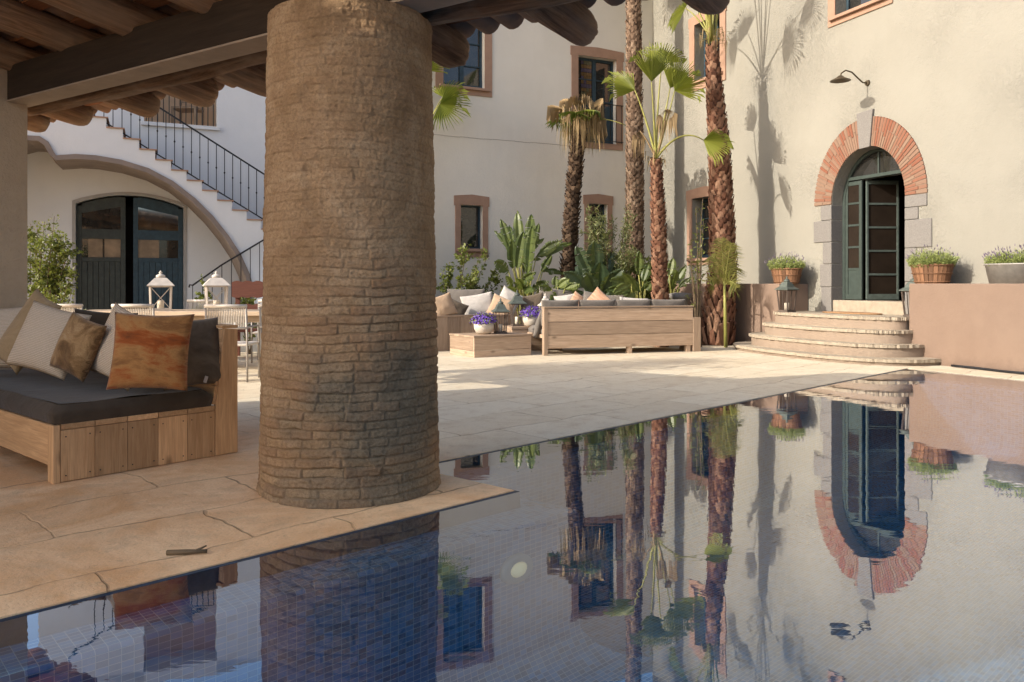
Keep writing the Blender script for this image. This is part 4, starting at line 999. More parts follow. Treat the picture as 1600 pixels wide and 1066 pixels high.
pillow('back_cushion', M['far_grey'], at(846, 507, 13.75), .5, .52, .16, yaw=72, lean=-14, roll=8, label='taupe cushion drooping over the open end of the lounge sofa', group=GB, seed=31, pinch=.04)
# second sofa (left) seen end on, back against the plants
D0 = ground(684, 549); D1 = ground(800, 544); s2 = Fr(D0, (D1 - D0), ((D1 - D0).y, -(D1 - D0).x)); L2 = (D1 - D0).length
ls2 = thing('lounge_sofa', 'pine lounge sofa beside the column, its end of upright planks to the camera', 'sofa', s2.p(L2 / 2, 0, -.5))
m = MB(); npk = 7
x0_ = -1.1
for i in range(10): m.fbox(s2, x0_ + i * (L2 + 1.1) / 10 + .002, x0_ + (i + 1) * (L2 + 1.1) / 10 - .002, .0, .60, -.035, -.001 * (i % 2), 2)
m.build('end_panel', M['wood_far'], ls2, bevel=.003)
m = MB(); m.fbox(s2, x0_, L2, .603, .63, -.16, .01); m.build('top_rail', M['wood_far'], ls2, bevel=.003)
m = MB(); m.fbox(s2, x0_, L2, .25, .32, -2.2, -.04); m.fbox(s2, x0_ , x0_ + .04, .0, .62, -2.2, -.165); m.build('seat', M['wood_far'], ls2, bevel=.003)
m = MB(); 
for i in range(2): m.fbox(s2, -.2 + .0, L2 * .8, .62 + .0 + i * .045, .645 + i * .045, -.62 - i * .12, -.5 - i * .12)
m.build('slats', M['wood_far'], ls2)
softbox('seat_cushion', M['far_grey'], lw(s2), .17, 2.1, x0_ + .06, L2 - .02, .322, .44, .04, 'taupe seat mattress of the lounge sofa beside the column', category='cushion')
G2 = 'scatter pillows on the far lounge sofas'
for (px, py, d, w_, h, mt, yaw, roll, lab, sd_) in (
    (692, 479, 14.3, .44, .42, 'tan_f', 20, -18, 'reddish tan pillow half hidden by the brick column', 1),
    (711, 486, 14.7, .40, .40, 'grey_f', 10, 25, 'dark grey pillow second from the brick column', 2),
    (747, 478, 15.0, .62, .46, 'white_f', 5, -10, 'off-white pillow behind the purple flower pot', 3),
    (783, 481, 14.9, .46, .42, 'tan_f', -8, 22, 'crumpled tan pillow behind the dark lantern', 4),
    (728, 468, 15.5, .75, .42, 'far_grey', 0, 0, 'rounded grey cushion behind the off-white pillow', 5),
    (795, 470, 15.4, .44, .44, 'white_f', 8, 30, 'white pillow with upturned corner behind the lanterns', 6),
    (832, 478, 15.6, .5, .46, 'grey_f', -6, -12, 'dark grey pillow behind the second lantern', 7),
    (867, 470, 15.8, .7, .5, 'far_grey', 0, 8, 'grey cushion beneath the dark palm trunk', 8),
    (884, 475, 15.2, .42, .36, 'white_f', 4, -8, 'pale lilac white pillow below the dark palm trunk', 9),
    (903, 474, 15.1, .34, .36, 'orange_f', 12, 35, 'small orange striped pillow tilted on one corner', 10),
    (926, 473, 15.0, .40, .40, 'far_grey', 0, 10, 'plain taupe pillow next to the orange one', 11),
    (935, 474, 14.8, .46, .44, 'orange_f', -20, 40, 'striped pillow with white back, corner pointing up', 12),
    (990, 479, 15.0, .55, .34, 'white_f', 0, 4, 'white pillow low behind the middle of the lounge sofa', 13),
    (965, 476, 15.3, .6, .4, 'far_grey', 0, -4, 'wide taupe pillow beside the white one on the lounge sofa', 14)):
    pillow('pillow', M[mt], at(px, py, d), w_, h, .15, yaw=yaw, lean=12, roll=roll, label=lab, group=G2, seed=40 + sd_)
# corner bench that carries those pillows along the plants
bk = Fr(at(690, 443, 15.9) * 1, LV, LN)
bb = thing('lounge_bench', 'long pine bench along the plants carrying the scatter pillows', 'bench', bk.p(2.2, 0, -.3))
m = MB(); m.fbox(bk, -.9, 4.6, .26, .33, -.5, .9); m.build('seat', M['wood_far'], bb, bevel=.003)
for i in range(4):
    m = MB(); m.fbox(bk, -.8 + i * 1.75, -.7 + i * 1.75, 0, .26, -.45, .85); m.build('leg', M['wood_far'], bb)
m = MB(); m.fbox(bk, -.9, 4.6, .331, .62, -.5, -.44); m.build('backrest', M['wood_far'], bb, bevel=.003)
# coffee table block
T0, T1, T2 = ground(741, 559.3), ground(830, 554.5), ground(703, 553.5)
def tb(a, b, z): return T0 + (T1 - T0) * a + (T2 - T0) * b + Vector((0, 0, z))
def coffee(P, name_label):
    t = thing('coffee_table', name_label, 'table', P(.5, .5, 0)); m = MB()
    for z0, z1 in ((.0, .105), (.11, .316)):
        m.hexa([P(a, b, z) for z in (z0, z1) for a, b in ((0, 0), (1, 0), (1, .045), (0, .045))], 0)
        m.hexa([P(a, b, z) for z in (z0, z1) for a, b in ((0, .047), (.035, .047), (.035, 1), (0, 1))], 1)
        m.hexa([P(a, b, z) for z in (z0, z1) for a, b in ((.965, .047), (1, .047), (1, 1), (.965, 1))], 1)
    m.build('side_panel', M['wood_far'], t, bevel=.003)
    m = MB()
    for i in range(5): m.hexa([P(a, b, z) for z in (.319, .352) for a, b in ((-.01, -.012 + i * .205), (1.01, -.012 + i * .205), (1.01, i * .205 + .19), (-.01, i * .205 + .19))], 0)
    m.build('tabletop', M['wood_far'], t, bevel=.003); return t
coffee(tb, 'square pine block table with flower pot and dark lantern')
Q0 = at(800, 443, 14.15); 
def tb2(a, b, z): return Vector((Q0.x, Q0.y, 0)) + LV * (a * .95) - LN * (b * .8) + Vector((0, 0, z * 1.22))
coffee(tb2, 'small pine table behind the block table under the second lantern')
def flowerpot(c, label, s=1):
    t = thing('flower_pot', label, 'flower pot', c, group='bowls of purple flowers on the lounge tables')
    m = MB(); m.lathe(c, [(r * s, z * s) for r, z in ((.09, 0), (.135, .03), (.165, .10), (.168, .17), (.155, .175), (.15, .16), (.0, .155))], 28); m.build('bowl', M['pot'], t)
    m = MB(); rs = random.Random(int(c.x * 100))
    for i in range(900):
        a = rs.uniform(0, 2 * math.pi); ph = math.acos(rs.uniform(-.15, 1)); r = .2 * s * rs.uniform(.55, 1.05)
        p = c + Vector((math.sin(ph) * math.cos(a) * r * 1.15, math.sin(ph) * math.sin(a) * r * 1.15, .20 * s + math.cos(ph) * r * .85)); sz = .017 * s
        nv_ = (p - c).normalized(); x = nv_.orthogonal().normalized(); x = Matrix.Rotation(rs.uniform(0, 6), 3, nv_) @ x; y = nv_.cross(x); k = 0 if rs.random() < .68 else 1
        m.add([p - x * sz, p - y * sz + nv_ * .008, p + x * sz, p + y * sz + nv_ * .008], [(0, 1, 2, 3)], mi=k)
    m.build('flowers', [M['purple'], M['lav']], t); return t
flowerpot(tb(.36, .45, .352), 'white bowl of purple flowers standing on the block table')
flowerpot(tb2(.42, .1, .352), 'bowl of purple flowers half hidden behind the drooping sofa cushion')
def lantern(c, label, h, wd, wood_, roof, rz=.3, xbr=False, taper=1.0, group=None, name='lantern'):
    t = thing(name, label, 'lantern', c, group=group); q = Matrix.Translation(c) @ Matrix.Rotation(rz, 4, 'Z')
    hb, hr = h * .60, h * .22; w0, w1 = wd / 2 * (1.06 if xbr else .82), wd / 2 * taper
    def sq(w_, z): return [q @ Vector((x * w_, y * w_, z)) for x, y in ((-1, -1), (1, -1), (1, 1), (-1, 1))]
    m = MB(); m.hexa(sq(w0 * 1.08, 0) + sq(w0 * 1.08, h * .045)); m.build('base', wood_, t)
    p0, p1 = sq(w0 - .012, h * .045), sq(w1 - .012, hb)
    m = MB()
    for i in range(4):
        m.bar(p0[i], p1[i], wd * .09, wd * .09, (1, 0, 0)); m.bar(p1[i], p1[(i + 1) % 4], wd * .07, wd * .07); m.bar(p0[i], p0[(i + 1) % 4], wd * .07, wd * .08)
        if not xbr: m.bar((p0[i] + p0[(i + 1) % 4]) / 2, (p1[i] + p1[(i + 1) % 4]) / 2, wd * .04, wd * .04, (1, 0, 0))
        if xbr:
            a0, a1, b0, b1 = p0[i], p0[(i + 1) % 4], p1[i], p1[(i + 1) % 4]
            m.bar(a0, b1, wd * .045, wd * .03); m.bar(a1, b0, wd * .045, wd * .03)
    m.build('frame', wood_, t)
    m = MB(); zz = hb
    prof = [(w1 * 1.16, hb + .006), (w1 * 1.16, hb + h * .03), (w1 * .74, hb + hr * .42), (w1 * .46, hb + hr), (w1 * .36, hb + hr + h * .01)]
    if xbr: prof = [(w1 * 1.2, hb + .006), (w1 * 1.2, hb + h * .03), (w1 * .55, hb + hr * .95), (w1 * .42, hb + hr * 1.0)]
    for (ra, za), (rb, zb_) in zip(prof, prof[1:]): m.hexa(sq(ra, za) + sq(rb, zb_ ))
    m.build('roof', roof, t)
    m = MB(); z0 = hb + hr; k = w1
    pr = [(k * .34, 0), (k * .42, h * .02), (k * .40, h * .06), (k * .2, h * .085), (k * .1, h * .10), (k * .16, h * .125), (k * .1, h * .15), (.002, h * .18)]
    m.lathe(q @ Vector((0, 0, z0)), pr, 14); m.build('finial', roof, t)
    m = MB(); m.lathe(q @ Vector((0, 0, h * .046)), [(wd * .17, 0), (wd * .17, h * .2), (wd * .15, h * .21), (0, h * .205)], 14); m.build('candle', M['candle'], t)
    return t
GL = 'dark wooden lanterns with weathered copper roofs'
lantern(tb(.66, .45, .352), 'dark wooden lantern with green copper roof on the block table', .60, .215, M['lantern_wood'], M['lantern_roof'], .25, taper=1.1, group=GL)
lantern(tb2(.18, .3, .352), 'copper roofed lantern on the small table behind the block table', .66, .23, M['lantern_wood'], M['lantern_roof'], .2, taper=1.1, group=GL)
lantern(at(852, 443, 15.1) - Vector((0, 0, 1.2 - .40)), 'pale lantern top showing above the taupe back cushions', .62, .2, M['white_metal'], M['white_metal'], .3, group=None)
lp_ = TF.p(uL1 + .34, .68, .12); lantern(lp_, 'bronze lantern at the top of the steps before the planter wall', .66, .25, M['lantern_wood'], M['lantern_roof'], .5, taper=1.05, group='lanterns either side of the arched door')
lp_ = TF.p(uR0 - .17, .68, -.30); lantern(lp_, 'bronze lantern on the top step half hidden by the terrace wall', .66, .25, M['lantern_wood'], M['lantern_roof'], .5, taper=1.05, group='lanterns either side of the arched door')
# ------------------------------------------------------------------ dining table, chairs, white lanterns, bench
dt = thing('dining_table', 'long pale wooden dining table carrying two white lanterns', 'table', (at(280, 443, 11.3).x, 11.3, 0))
xa, xb = at(100, 443, 10.9).x, at(470, 443, 10.9).x
m = MB()
for i in range(4): m.box(xa, xb, 10.75 + i * .24, 10.75 + i * .24 + .235, .765, .82, None, 0)
m.build('tabletop', M['wood_pale'], dt, bevel=.004)
m = MB(); m.box(xa + .15, xb - .15, 10.85, 10.89, .67, .764, None, 0); m.build('apron', M['wood_pale'], dt)
for x in (xa + .2, (xa + xb) / 2, xb - .2):
    for y in (10.9, 11.55):
        m = MB(); m.box(x - .04, x + .04, y - .04, y + .04, 0, .764); m.build('leg', M['wood_pale'], dt, bevel=.004)
GWL = 'white lanterns on the dining table'
lantern(Vector((at(251, 443, 11.1).x, 11.1, .82)), 'white lantern with cross braced panels before the carriage door, on the dining table', .56, .26, M['white_metal'], M['white_metal'], .42, True, 1.12, GWL)
lantern(Vector((at(338, 443, 11.2).x, 11.2, .82)), 'white cross braced lantern on the dining table in front of the red bench', .56, .26, M['white_metal'], M['white_metal'], .42, True, 1.12, GWL)
def chair(label):
    t = thing('dining_chair', label, 'chair', (0, 0, 0), 'rope backed chairs round the dining table'); 
    for sx in (-1, 1):
        m = MB(); m.tube([(sx * .25, -.24, 0), (sx * .245, -.23, .46), (sx * .245, -.27, .92)], .013, 8); m.build('leg', M['chair_metal'], t)
        m = MB(); m.tube([(sx * .24, .24, 0), (sx * .245, .23, .45), (sx * .245, .22, .655), (sx * .245, .15, .67), (sx * .245, -.25, .67)], .013, 8); m.build('arm', M['chair_metal'], t)
    m = MB(); m.box(-.245, .245, -.22, .24, .435, .465); m.build('seat', M['white_metal'], t, bevel=.01)
    m = MB(); m.tube([(-.255, -.275, .925), (.255, -.275, .925)], .022, 8); m.tube([(-.25, -.25, .66), (.25, -.25, .66)], .016, 8); m.build('back_rails', M['white_metal'], t)
    m = MB()
    for i in range(24):
        x = -.235 + .47 * i / 23; m.tube([(x, -.272, .92), (x, -.262, .79), (x, -.25, .66)], .0075, 5, cap=False)
    m.build('back_ropes', M['chair_rope'], t); return t
ch0 = chair('rope back chair nearest the brick column, back to the sofa')
spots = [(365, 9.95, 0, None), (222, 10.15, .05, 'rope back chair behind the upright cream pillow corner'), (118, 10.2, -.05, 'rope back chair showing just above the ribbed cream pillow'),
         (307, 12.3, math.pi, 'rope back chair across the table, seen between the white lanterns'), (424, 12.3, math.pi + .1, 'rope back chair across the table, partly behind the brick column'), (452, 10.1, -.3, 'rope back chair almost wholly hidden behind the brick column')]
for px, d, rz, lab in spots:
    c = ch0 if lab is None else copy_tree(ch0)
    c.location = (at(px, 443, d).x, d, 0); c.rotation_euler = (0, 0, rz)
    if lab: c['label'] = lab
rb = thing('red_bench', 'reddish brown wooden bench with scalloped boards beyond the dining table', 'bench', (at(400, 443, 13.2).x, 13.2, 0))
rf = Fr((at(362, 443, 13.2).x, 13.2), (1, .06), (.06, -1))
def scallop(z0, z1, L=1.5):
    n_ = 60; tp = [(L * (1 - i / n_), z1 + .025 * abs(math.sin(math.pi * 9 * i / n_))) for i in range(n_ + 1)]
    return [(L * i / n_, z0 - .02 * abs(math.sin(math.pi * 9 * i / n_))) for i in range(n_ + 1)] + tp
for z0, z1 in ((.98, 1.22), (.62, .84)): m = MB(); m.fprism(rf, scallop(z0, z1), -.03, 0); m.build('back_board', M['wood_red'], rb, fixn=True)
m = MB(); m.fbox(rf, 0, 1.5, .42, .46, .0, .45); m.build('seat', M['wood_red'], rb)
for u in (.05, 1.38):
    m = MB(); m.fbox(rf, u, u + .07, 0, 1.15, -.08, -.031); m.build('post', M['wood_red'], rb)
    m = MB(); m.fbox(rf, u, u + .07, 0, .419, .36, .43); m.build('leg', M['wood_red'], rb)
# wooden chair on the upper loggia
lc = WB.p((lu0 + lu1) / 2 - .15, lz0, -.7)
wc = thing('loggia_chair', 'light wooden chair inside the upper loggia behind its railing', 'chair', lc); m = MB(); m.box(lc.x - .25, lc.x + .25, lc.y - .22, lc.y + .22, lc.z + .42, lc.z + .46); m.build('seat', M['tan_f'], wc)
for sx in (-1, 1):
    for sy in (-1, 1):
        m = MB(); m.box(lc.x + sx * .23 - .02, lc.x + sx * .23 + .02, lc.y + sy * .2 - .02, lc.y + sy * .2 + .02, lc.z, lc.z + (.9 if sy > 0 else .419)); m.build('leg', M['tan_f'], wc)
m = MB(); m.box(lc.x - .209, lc.x + .209, lc.y + .19, lc.y + .21, lc.z + .62, lc.z + .88); m.build('backrest', M['tan_f'], wc)
# ------------------------------------------------------------------ plants
V_ = Vector
def rv(rs): return Vector((rs.uniform(-1, 1), rs.uniform(-1, 1), rs.uniform(-1, 1)))
def bez(a, b, c, n=10): return [a * (1 - t) ** 2 + b * 2 * t * (1 - t) + c * t * t for t in [i / n for i in range(n + 1)]]
def fan(m, hub, axis, normal, Rr, spread=118, n=30, droop=.12, mi=0, rs=random, fused=.42, hang=0):
    ax = Vector(axis).normalized(); nr = Vector(normal); nr = (nr - ax * nr.dot(ax)).normalized(); sd_ = nr.cross(ax)
    dl = R(2 * spread) / n; base_r = rs.random() * .6
    def pt(th, r, fold): 
        d = ax * math.cos(th) + sd_ * math.sin(th)
        q = hub + d * r + nr * fold; k = r / Rr
        q = q - nr * (.10 * Rr * (math.sin(th) ** 2) * k) ; q.z -= droop * Rr * max(0, k - .35) ** 2 * 2 
        return q
    for k in range(n):
        th = -R(spread) + dl * (k + .5); L = Rr * rs.uniform(.86, 1.03) * (1 - .18 * abs(th) / R(spread)); rf = Rr * fused * rs.uniform(.9, 1.1)
        a, b, c = pt(th - dl / 2, rf, -.012 * Rr), pt(th, rf, .035 * Rr), pt(th + dl / 2, rf, -.012 * Rr)
        h = Vector(hub); md = pt(th + rs.uniform(-.02, .02), (rf + L) / 2 + .12 * Rr, .03 * Rr); tip = pt(th + rs.uniform(-.05, .05), L, 0)
        if rs.random() < .35: tip.z -= rs.uniform(.05, .2) * Rr
        if hang: tip = md + Vector((0, 0, -hang * rs.uniform(.6, 1.3))) + rv(rs) * .04
        e0, e1 = (a + md) / 2 + (md - a) * .12, (c + md) / 2 + (md - c) * .12
        m.add([h, a, b, c, md, tip, a.lerp(md, .55), c.lerp(md, .55)], [(0, 1, 2), (0, 2, 3), (1, 6, 4, 2), (2, 4, 7, 3), (6, 5, 4), (4, 5, 7)], mi=mi, rnd=min(1, base_r + rs.uniform(0, .4)))
def skirt(m, c, r0, n, L, rs, mi=0, spread=.25):
    for i in range(n):
        a = rs.uniform(0, 2 * math.pi); d = Vector((math.cos(a), math.sin(a), 0)); p0 = c + d * r0 * rs.uniform(.7, 1.1) + Vector((0, 0, rs.uniform(-.1, .15)))
        p1 = p0 + d * rs.uniform(.05, spread) + Vector((0, 0, rs.uniform(-.02, .08))); l = L * rs.uniform(.4, 1.1); p2 = p1 + d * rs.uniform(-.03, .08) + Vector((0, 0, -l)); w_ = rs.uniform(.004, .013); s_ = Vector((-d.y, d.x, 0)) * w_
        m.add([p0 - s_, p0 + s_, p1 + s_, p1 - s_, p2 + s_ * .2, p2 - s_ * .2], [(0, 1, 2, 3), (3, 2, 4, 5)], mi=mi)
def trunk(root, pts, radii, mat, row=.085, boot=.13, k0=9, out=.05, seed=1, big=0):
    rs = random.Random(seed); m = MB(); pts = [Vector(p) for p in pts]
    zs = [p.z for p in pts]
    def cen(z): return Vector((np.interp(z, zs, [p.x for p in pts]), np.interp(z, zs, [p.y for p in pts]), z))
    def rad(z): return float(np.interp(z, zs, radii))
    k = 40; m.tube([cen(zs[0] + (zs[-1] - zs[0]) * i / k) for i in range(k + 1)], [rad(zs[0] + (zs[-1] - zs[0]) * i / k) * .93 for i in range(k + 1)], 20, rnd=.15)
    z = zs[0]; ph = 0
    while z < zs[-1] - .02:
        r = rad(z); kk = max(6, int(k0 * r / .2)); ph += .5; sc = 1 + big * math.exp(-(z - zs[0]) / .5)
        for j in range(kk):
            a = 2 * math.pi * (j + ph + rs.uniform(-.12, .12)) / kk; w_ = math.pi / kk * 1.12; zz = z + rs.uniform(-.012, .012); hb = boot * rs.uniform(.8, 1.2) * sc; o_ = out * rs.uniform(.5, 1.3) * sc; c0 = cen(zz)
            P = lambda an, rr, dz: c0 + Vector((math.cos(an) * rr, math.sin(an) * rr, dz))
            tw = rs.uniform(-.35, .35) * w_; rag = rs.uniform(.25, .5)
            v = [P(a - w_, r * .95, -.02), P(a + w_, r * .95, -.02), P(a, r + o_ * .55, hb * .25), P(a - w_ * rag + tw, r + o_, hb), P(a + w_ * rag + tw, r + o_ * .9, hb * rs.uniform(.85, 1.15)), P(a + tw, r * .92, hb * 1.15)]
            m.add(v, [(0, 2, 3), (0, 1, 2), (1, 4, 2), (2, 4, 3), (3, 4, 5)], rnd=min(1, max(0, rs.gauss(.55, .25))))
        z += row * sc
    return m.build('trunk', mat, root)
GP = 'fan palms in front of the house'
def frond(root, base, hub, normal, Rr, rs, mat=None, axis=None, ctrl=None, spread=115, n=26, droop=.12, pr=.016, hang=0, fused=.42, dry=False, label=None):
    m = MB(); base = Vector(base); hub = Vector(hub); ct = Vector(ctrl) if ctrl is not None else (base + hub) / 2 + Vector((0, 0, (hub - base).length * .15))
    pts = bez(base, ct, hub, 10); m.tube(pts, [pr * (1.4 - .9 * i / 10) for i in range(11)], 6, mi=1)
    ax = axis if axis is not None else (pts[-1] - pts[-2])
    fan(m, hub, ax, normal, Rr, spread, n, droop, 0, rs, fused, hang)
    o = m.build('frond', [M['dry' if dry else (mat or 'fan')], M['petiole'] if not dry else M['dry']], root)
    if label: o['label'] = label
    return o
# P4: the big reddish palm
rs = random.Random(11)
b4 = Vector((4.02, 15.7, 0)); c4 = at(1112, 64, 15.85)
p4 = thing('palm_tree', 'tallest thick reddish palm before the planter wall, base wrapped in broad boots', 'palm', b4, GP)
trunk(p4, [b4, at(1130, 420, 15.75), at(1124, 250, 15.8), at(1117, 150, 15.82), at(1112, 75, 15.85)], [.30, .255, .205, .15, .095], M['trunk_red'], .075, .125, 9, .032, 4, big=1.9)
for i, (px, py, dd, sx) in enumerate(((1062, -150, .2, -1), (1088, -190, .5, -1), (1108, -210, -.3, 0), (1128, -200, .2, .3), (1090, -170, -.6, -1), (1160, -170, .6, 1))):
    h = at(px, py, 15.85 + dd); frond(p4, c4 + Vector((sx * .05, 0, -.05)), h, Vector((.2 * sx, -1, .5)), rs.uniform(.75, .95), rs, droop=.35, hang=.25 if abs(sx) == 1 and py > -80 else 0, ctrl=c4.lerp(h, .5) + Vector((-.1 * sx, 0, .25)))
for px, py, t_, ax, Rr in ((1222, 72, 2.1, (.75, .2, -.05), .72), (1152, 76, 1.5, (-.9, 0, .1), .62), (1168, 52, 1.9, (-.45, 0, .7), .68), (1255, 12, 2.6, (.7, 0, -.5), .6), (1200, -10, 2.2, (.1, 0, 1), .5)):
    wp = WR.p(*WR.hit(px, py)); h = wp - ldir * t_; frond(p4, c4, h, -ldir + V_((0, -.2, 0)), Rr, rs, axis=WR.u * ax[0] + V_((0, 0, ax[2])) - ldir * ldir.dot(WR.u * ax[0] + V_((0, 0, ax[2]))), droop=.15, spread=80, hang=0, ctrl=c4.lerp(h, .5) + V_((0, 0, .18)))
m = MB(); skirt(m, c4 + Vector((0, 0, .05)), .13, 40, .35, rs); m.build('leaf_bases', M['dry'], p4)
# P3: slim palm with the open fans
b3 = at(1033, 443, 15.2); b3.z = 0; c3 = at(1025, 248, 15.2)
p3 = thing('palm_tree', 'slender reddish palm with open green fans in front of the wall corner', 'palm', b3, GP)
trunk(p3, [b3, at(1031, 430, 15.2), at(1028, 330, 15.2), at(1025, 252, 15.2)], [.145, .135, .12, .09], M['trunk_red'], .055, .095, 9, .034, 5, big=.6)
V = Vector
for (px, py, dd, ax, nr, Rr, cpx, cpy, dr_) in (
    (992, 141, .1, (-.75, .1, .45), (.2, -.8, .6), .70, 1012, 190, .06), (1018, 128, -.2, (.05, -.1, 1), (.15, -1, .1), .80, 1022, 190, .04), (1047, 138, .15, (.45, 0, .9), (-.15, -1, .25), .78, 1036, 195, .05),
    (1099, 219, -.1, (.75, -.1, -.15), (-.1, -.85, .55), .62, 1062, 195, .12), (1034, 100, .5, (.2, .4, .9), (0, -.9, .4), .66, 1026, 170, .08), (1054, 142, -.1, (.8, -.1, .55), (-.2, -.9, .35), .66, 1040, 200, .1)):
    h = at(px, py, 15.2 + dd); frond(p3, c3, h, nr, Rr, rs, axis=V(ax), ctrl=at(cpx, cpy, 15.2 + dd * .6), droop=dr_, spread=44 if Rr > .7 else 66, fused=.5, n=22, pr=.02)
frond(p3, c3, at(1042, 170, 15.1), (0, -1, 0), .42, rs, axis=V((.1, 0, -1)), ctrl=at(1040, 195, 15.1), dry=True, hang=.35, fused=.12, spread=60, label='withered brown frond')
frond(p3, c3, at(1000, 205, 15.3), (0, -1, 0), .3, rs, axis=V((-.2, 0, -1)), ctrl=at(1010, 215, 15.2), dry=True, hang=.35, fused=.12, spread=50, label='withered brown frond')
m = MB(); skirt(m, c3, .1, 25, .2, rs); m.build('leaf_bases', M['dry'], p3)
# P2: tall grey-brown palm running out of the picture
b2 = at(990, 443, 18.6); b2.z = 0; c2 = b2 + V((-.02, .0, 9.3))
p2 = thing('palm_tree', 'tall straight grey brown palm at the wall corner, crown above the picture', 'palm', b2, GP)
trunk(p2, [b2, at(992, 300, 18.6), at(991, 120, 18.6), c2], [.22, .185, .165, .14], M['trunk_grey'], .07, .12, 10, .04, 6, big=.4)
for i in range(12):
    a = 2 * math.pi * i / 12 + .3; e = rs.uniform(-.1, .9); d = V((math.cos(a), math.sin(a), 0)); h = c2 + d * rs.uniform(.7, 1.1) + V((0, 0, e))
    frond(p2, c2, h, d * -.3 + V((0, 0, 1)), rs.uniform(.7, .9), rs, droop=.4)
# P1: short dark palm with the dead skirt
b1 = at(893, 443, 17.3); b1.z = 0; c1 = at(907, 192, 17.3)
p1 = thing('palm_tree', 'short dark trunked palm with a drooping straw coloured crown', 'palm', b1, GP)
trunk(p1, [b1, at(888, 420, 17.3), at(896, 300, 17.3), at(905, 205, 17.3)], [.16, .15, .14, .13], M['trunk_dark'], .055, .085, 9, .055, 7)
for (px, py, ax, Rr, dry, hang) in ((880, 172, (-.8, 0, .25), .55, True, .35), (885, 188, (-.8, -.3, -.1), .5, False, .0), (905, 165, (0, -.6, .5), .55, True, .3), (925, 168, (.6, -.2, .5), .5, True, .4), (922, 185, (.8, -.3, -.1), .55, True, .5), (900, 178, (-.3, -.8, 0), .5, False, .1), (912, 176, (.2, -.9, .05), .48, False, .15), (895, 160, (-.4, .6, .4), .5, True, .3)):
    h = at(px, py, 17.3 + ax[1] * .3); frond(p1, c1, h, V((0, -.5, 1)), Rr, rs, axis=V(ax), droop=.35, dry=dry, hang=hang, spread=80, fused=.1 if dry else .4, n=26, label='withered straw coloured frond' if dry else None)
m = MB(); skirt(m, c1 + V((0, 0, .1)), .2, 330, .8, rs, spread=.34); m.build('thatch', M['dry'], p1)
m = MB(); m.tube(bez(c1, at(935, 178, 17.0), at(978, 196, 16.9)), [.02, .018, .017, .016, .015, .014, .013, .012, .01, .009, .008], 6); m.build('petiole', M['petiole'], p1)
# P5: palm hidden by the column, one fan showing
b5 = at(652, 443, 17.0); b5.z = 0; c5 = at(662, 215, 17.0)
p5 = thing('palm_tree', 'palm mostly hidden by the brick column with green fans showing beside it', 'palm', b5, GP)
trunk(p5, [b5, c5], [.17, .13], M['trunk_red'], .08, .12, 9, .045, 8)
for (px, py, dd, ax, nr, Rr) in ((687, 163, 0, (.8, -.1, -.25), (-.2, -.9, .4), .74), (692, 152, .3, (.7, .2, .6), (-.4, -.9, .3), .66), (640, 150, .2, (-.8, 0, .4), (.2, -.9, .4), .7), (662, 110, .3, (0, .1, 1), (0, -1, .2), .7)):
    frond(p5, c5, at(px, py, 17 + dd), nr, Rr, rs, axis=V(ax), spread=95, droop=.12)
# paddle leaved plants
def paddle(m, base, bl, tip, wd, rs, mi=0, torn=.8, side=None):
    base, bl, tip = V(base), V(bl), V(tip); wd *= .78; m.tube(bez(base, (base + bl) / 2 + V((0, 0, .08)), bl, 6), [.018, .017, .016, .015, .014, .013, .012], 6, mi=1)
    ax = (tip - bl); L = ax.length; ctl = (bl + tip) / 2 + V((0, 0, L * .16)); n_ = 16; mid = bez(bl, ctl, tip, n_)
    sd_ = side if side is not None else ax.cross(V((rs.uniform(-.4, .4), -1, rs.uniform(-.2, .3)))).normalized()
    nr = sd_.cross(ax).normalized()
    prof = lambda t: wd * (math.sin(math.pi * min(1, t * .93 + .07)) ** .6) * (1 - .25 * t)
    br = rs.random() * .5
    for s_ in (-1, 1):
        i = 0
        while i < n_:
            run_ = rs.randint(1, 3) if rs.random() < torn else rs.randint(4, 9); j = min(n_, i + run_); dy = rs.uniform(-.03, .02); gap = rs.uniform(.01, .055)
            for k in range(i, j):
                t0, t1 = k / n_, (k + 1) / n_; 
                sk = .10 * L
                e0 = mid[k] + sd_ * s_ * prof(t0) + nr * (.22 * prof(t0)) + V((0, 0, -.30 * prof(t0) + dy)) + ax.normalized() * (sk * (1 - t0)); e1 = mid[k + 1] + sd_ * s_ * prof(t1) + nr * (.22 * prof(t1)) + V((0, 0, -.30 * prof(t1) + dy)) + ax.normalized() * (sk * (1 - t1))
                if k == i: e0 = e0.lerp(e1, gap * 12)
                a0, a1 = mid[k].lerp(e0, .55) + nr * .015, mid[k + 1].lerp(e1, .55) + nr * .015
                m.add([mid[k], mid[k + 1], a1, a0, e1, e0], [(0, 1, 2, 3), (3, 2, 4, 5)], mi=mi, sm=False, rnd=min(1, br + rs.uniform(0, .25) + .12 * (s_ > 0)))
            i = j
def paddle_plant(name_label, base, leaves, mats, seed, d):
    rs = random.Random(seed); t = thing('paddle_plant', name_label, 'plant', base, 'broad paddle leaved plants in the bed'); 
    lv = list(leaves) + [(bx + rs.uniform(-12, 12), by + rs.uniform(-6, 8), tx + rs.uniform(-20, 20), ty + rs.uniform(4, 34), wd * rs.uniform(.7, .95), dd + rs.uniform(-.4, .5)) for bx, by, tx, ty, wd, dd in leaves if rs.random() < .75]
    for (bx, by, tx, ty, wd, dd) in lv:
        m = MB(); bl = at(bx, by, d + dd * .5); tip = at(tx, ty, d + dd); paddle(m, V(base) + V((rs.uniform(-.12, .12), rs.uniform(-.1, .1), 0)), bl, tip, wd, rs); m.build('leaf', mats, t)
B = [M['banana'], M['petiole']]; BD = [M['banana_dark'], M['banana_dark']]
g0 = lambda px, d: V((at(px, 443, d).x, d, 0))
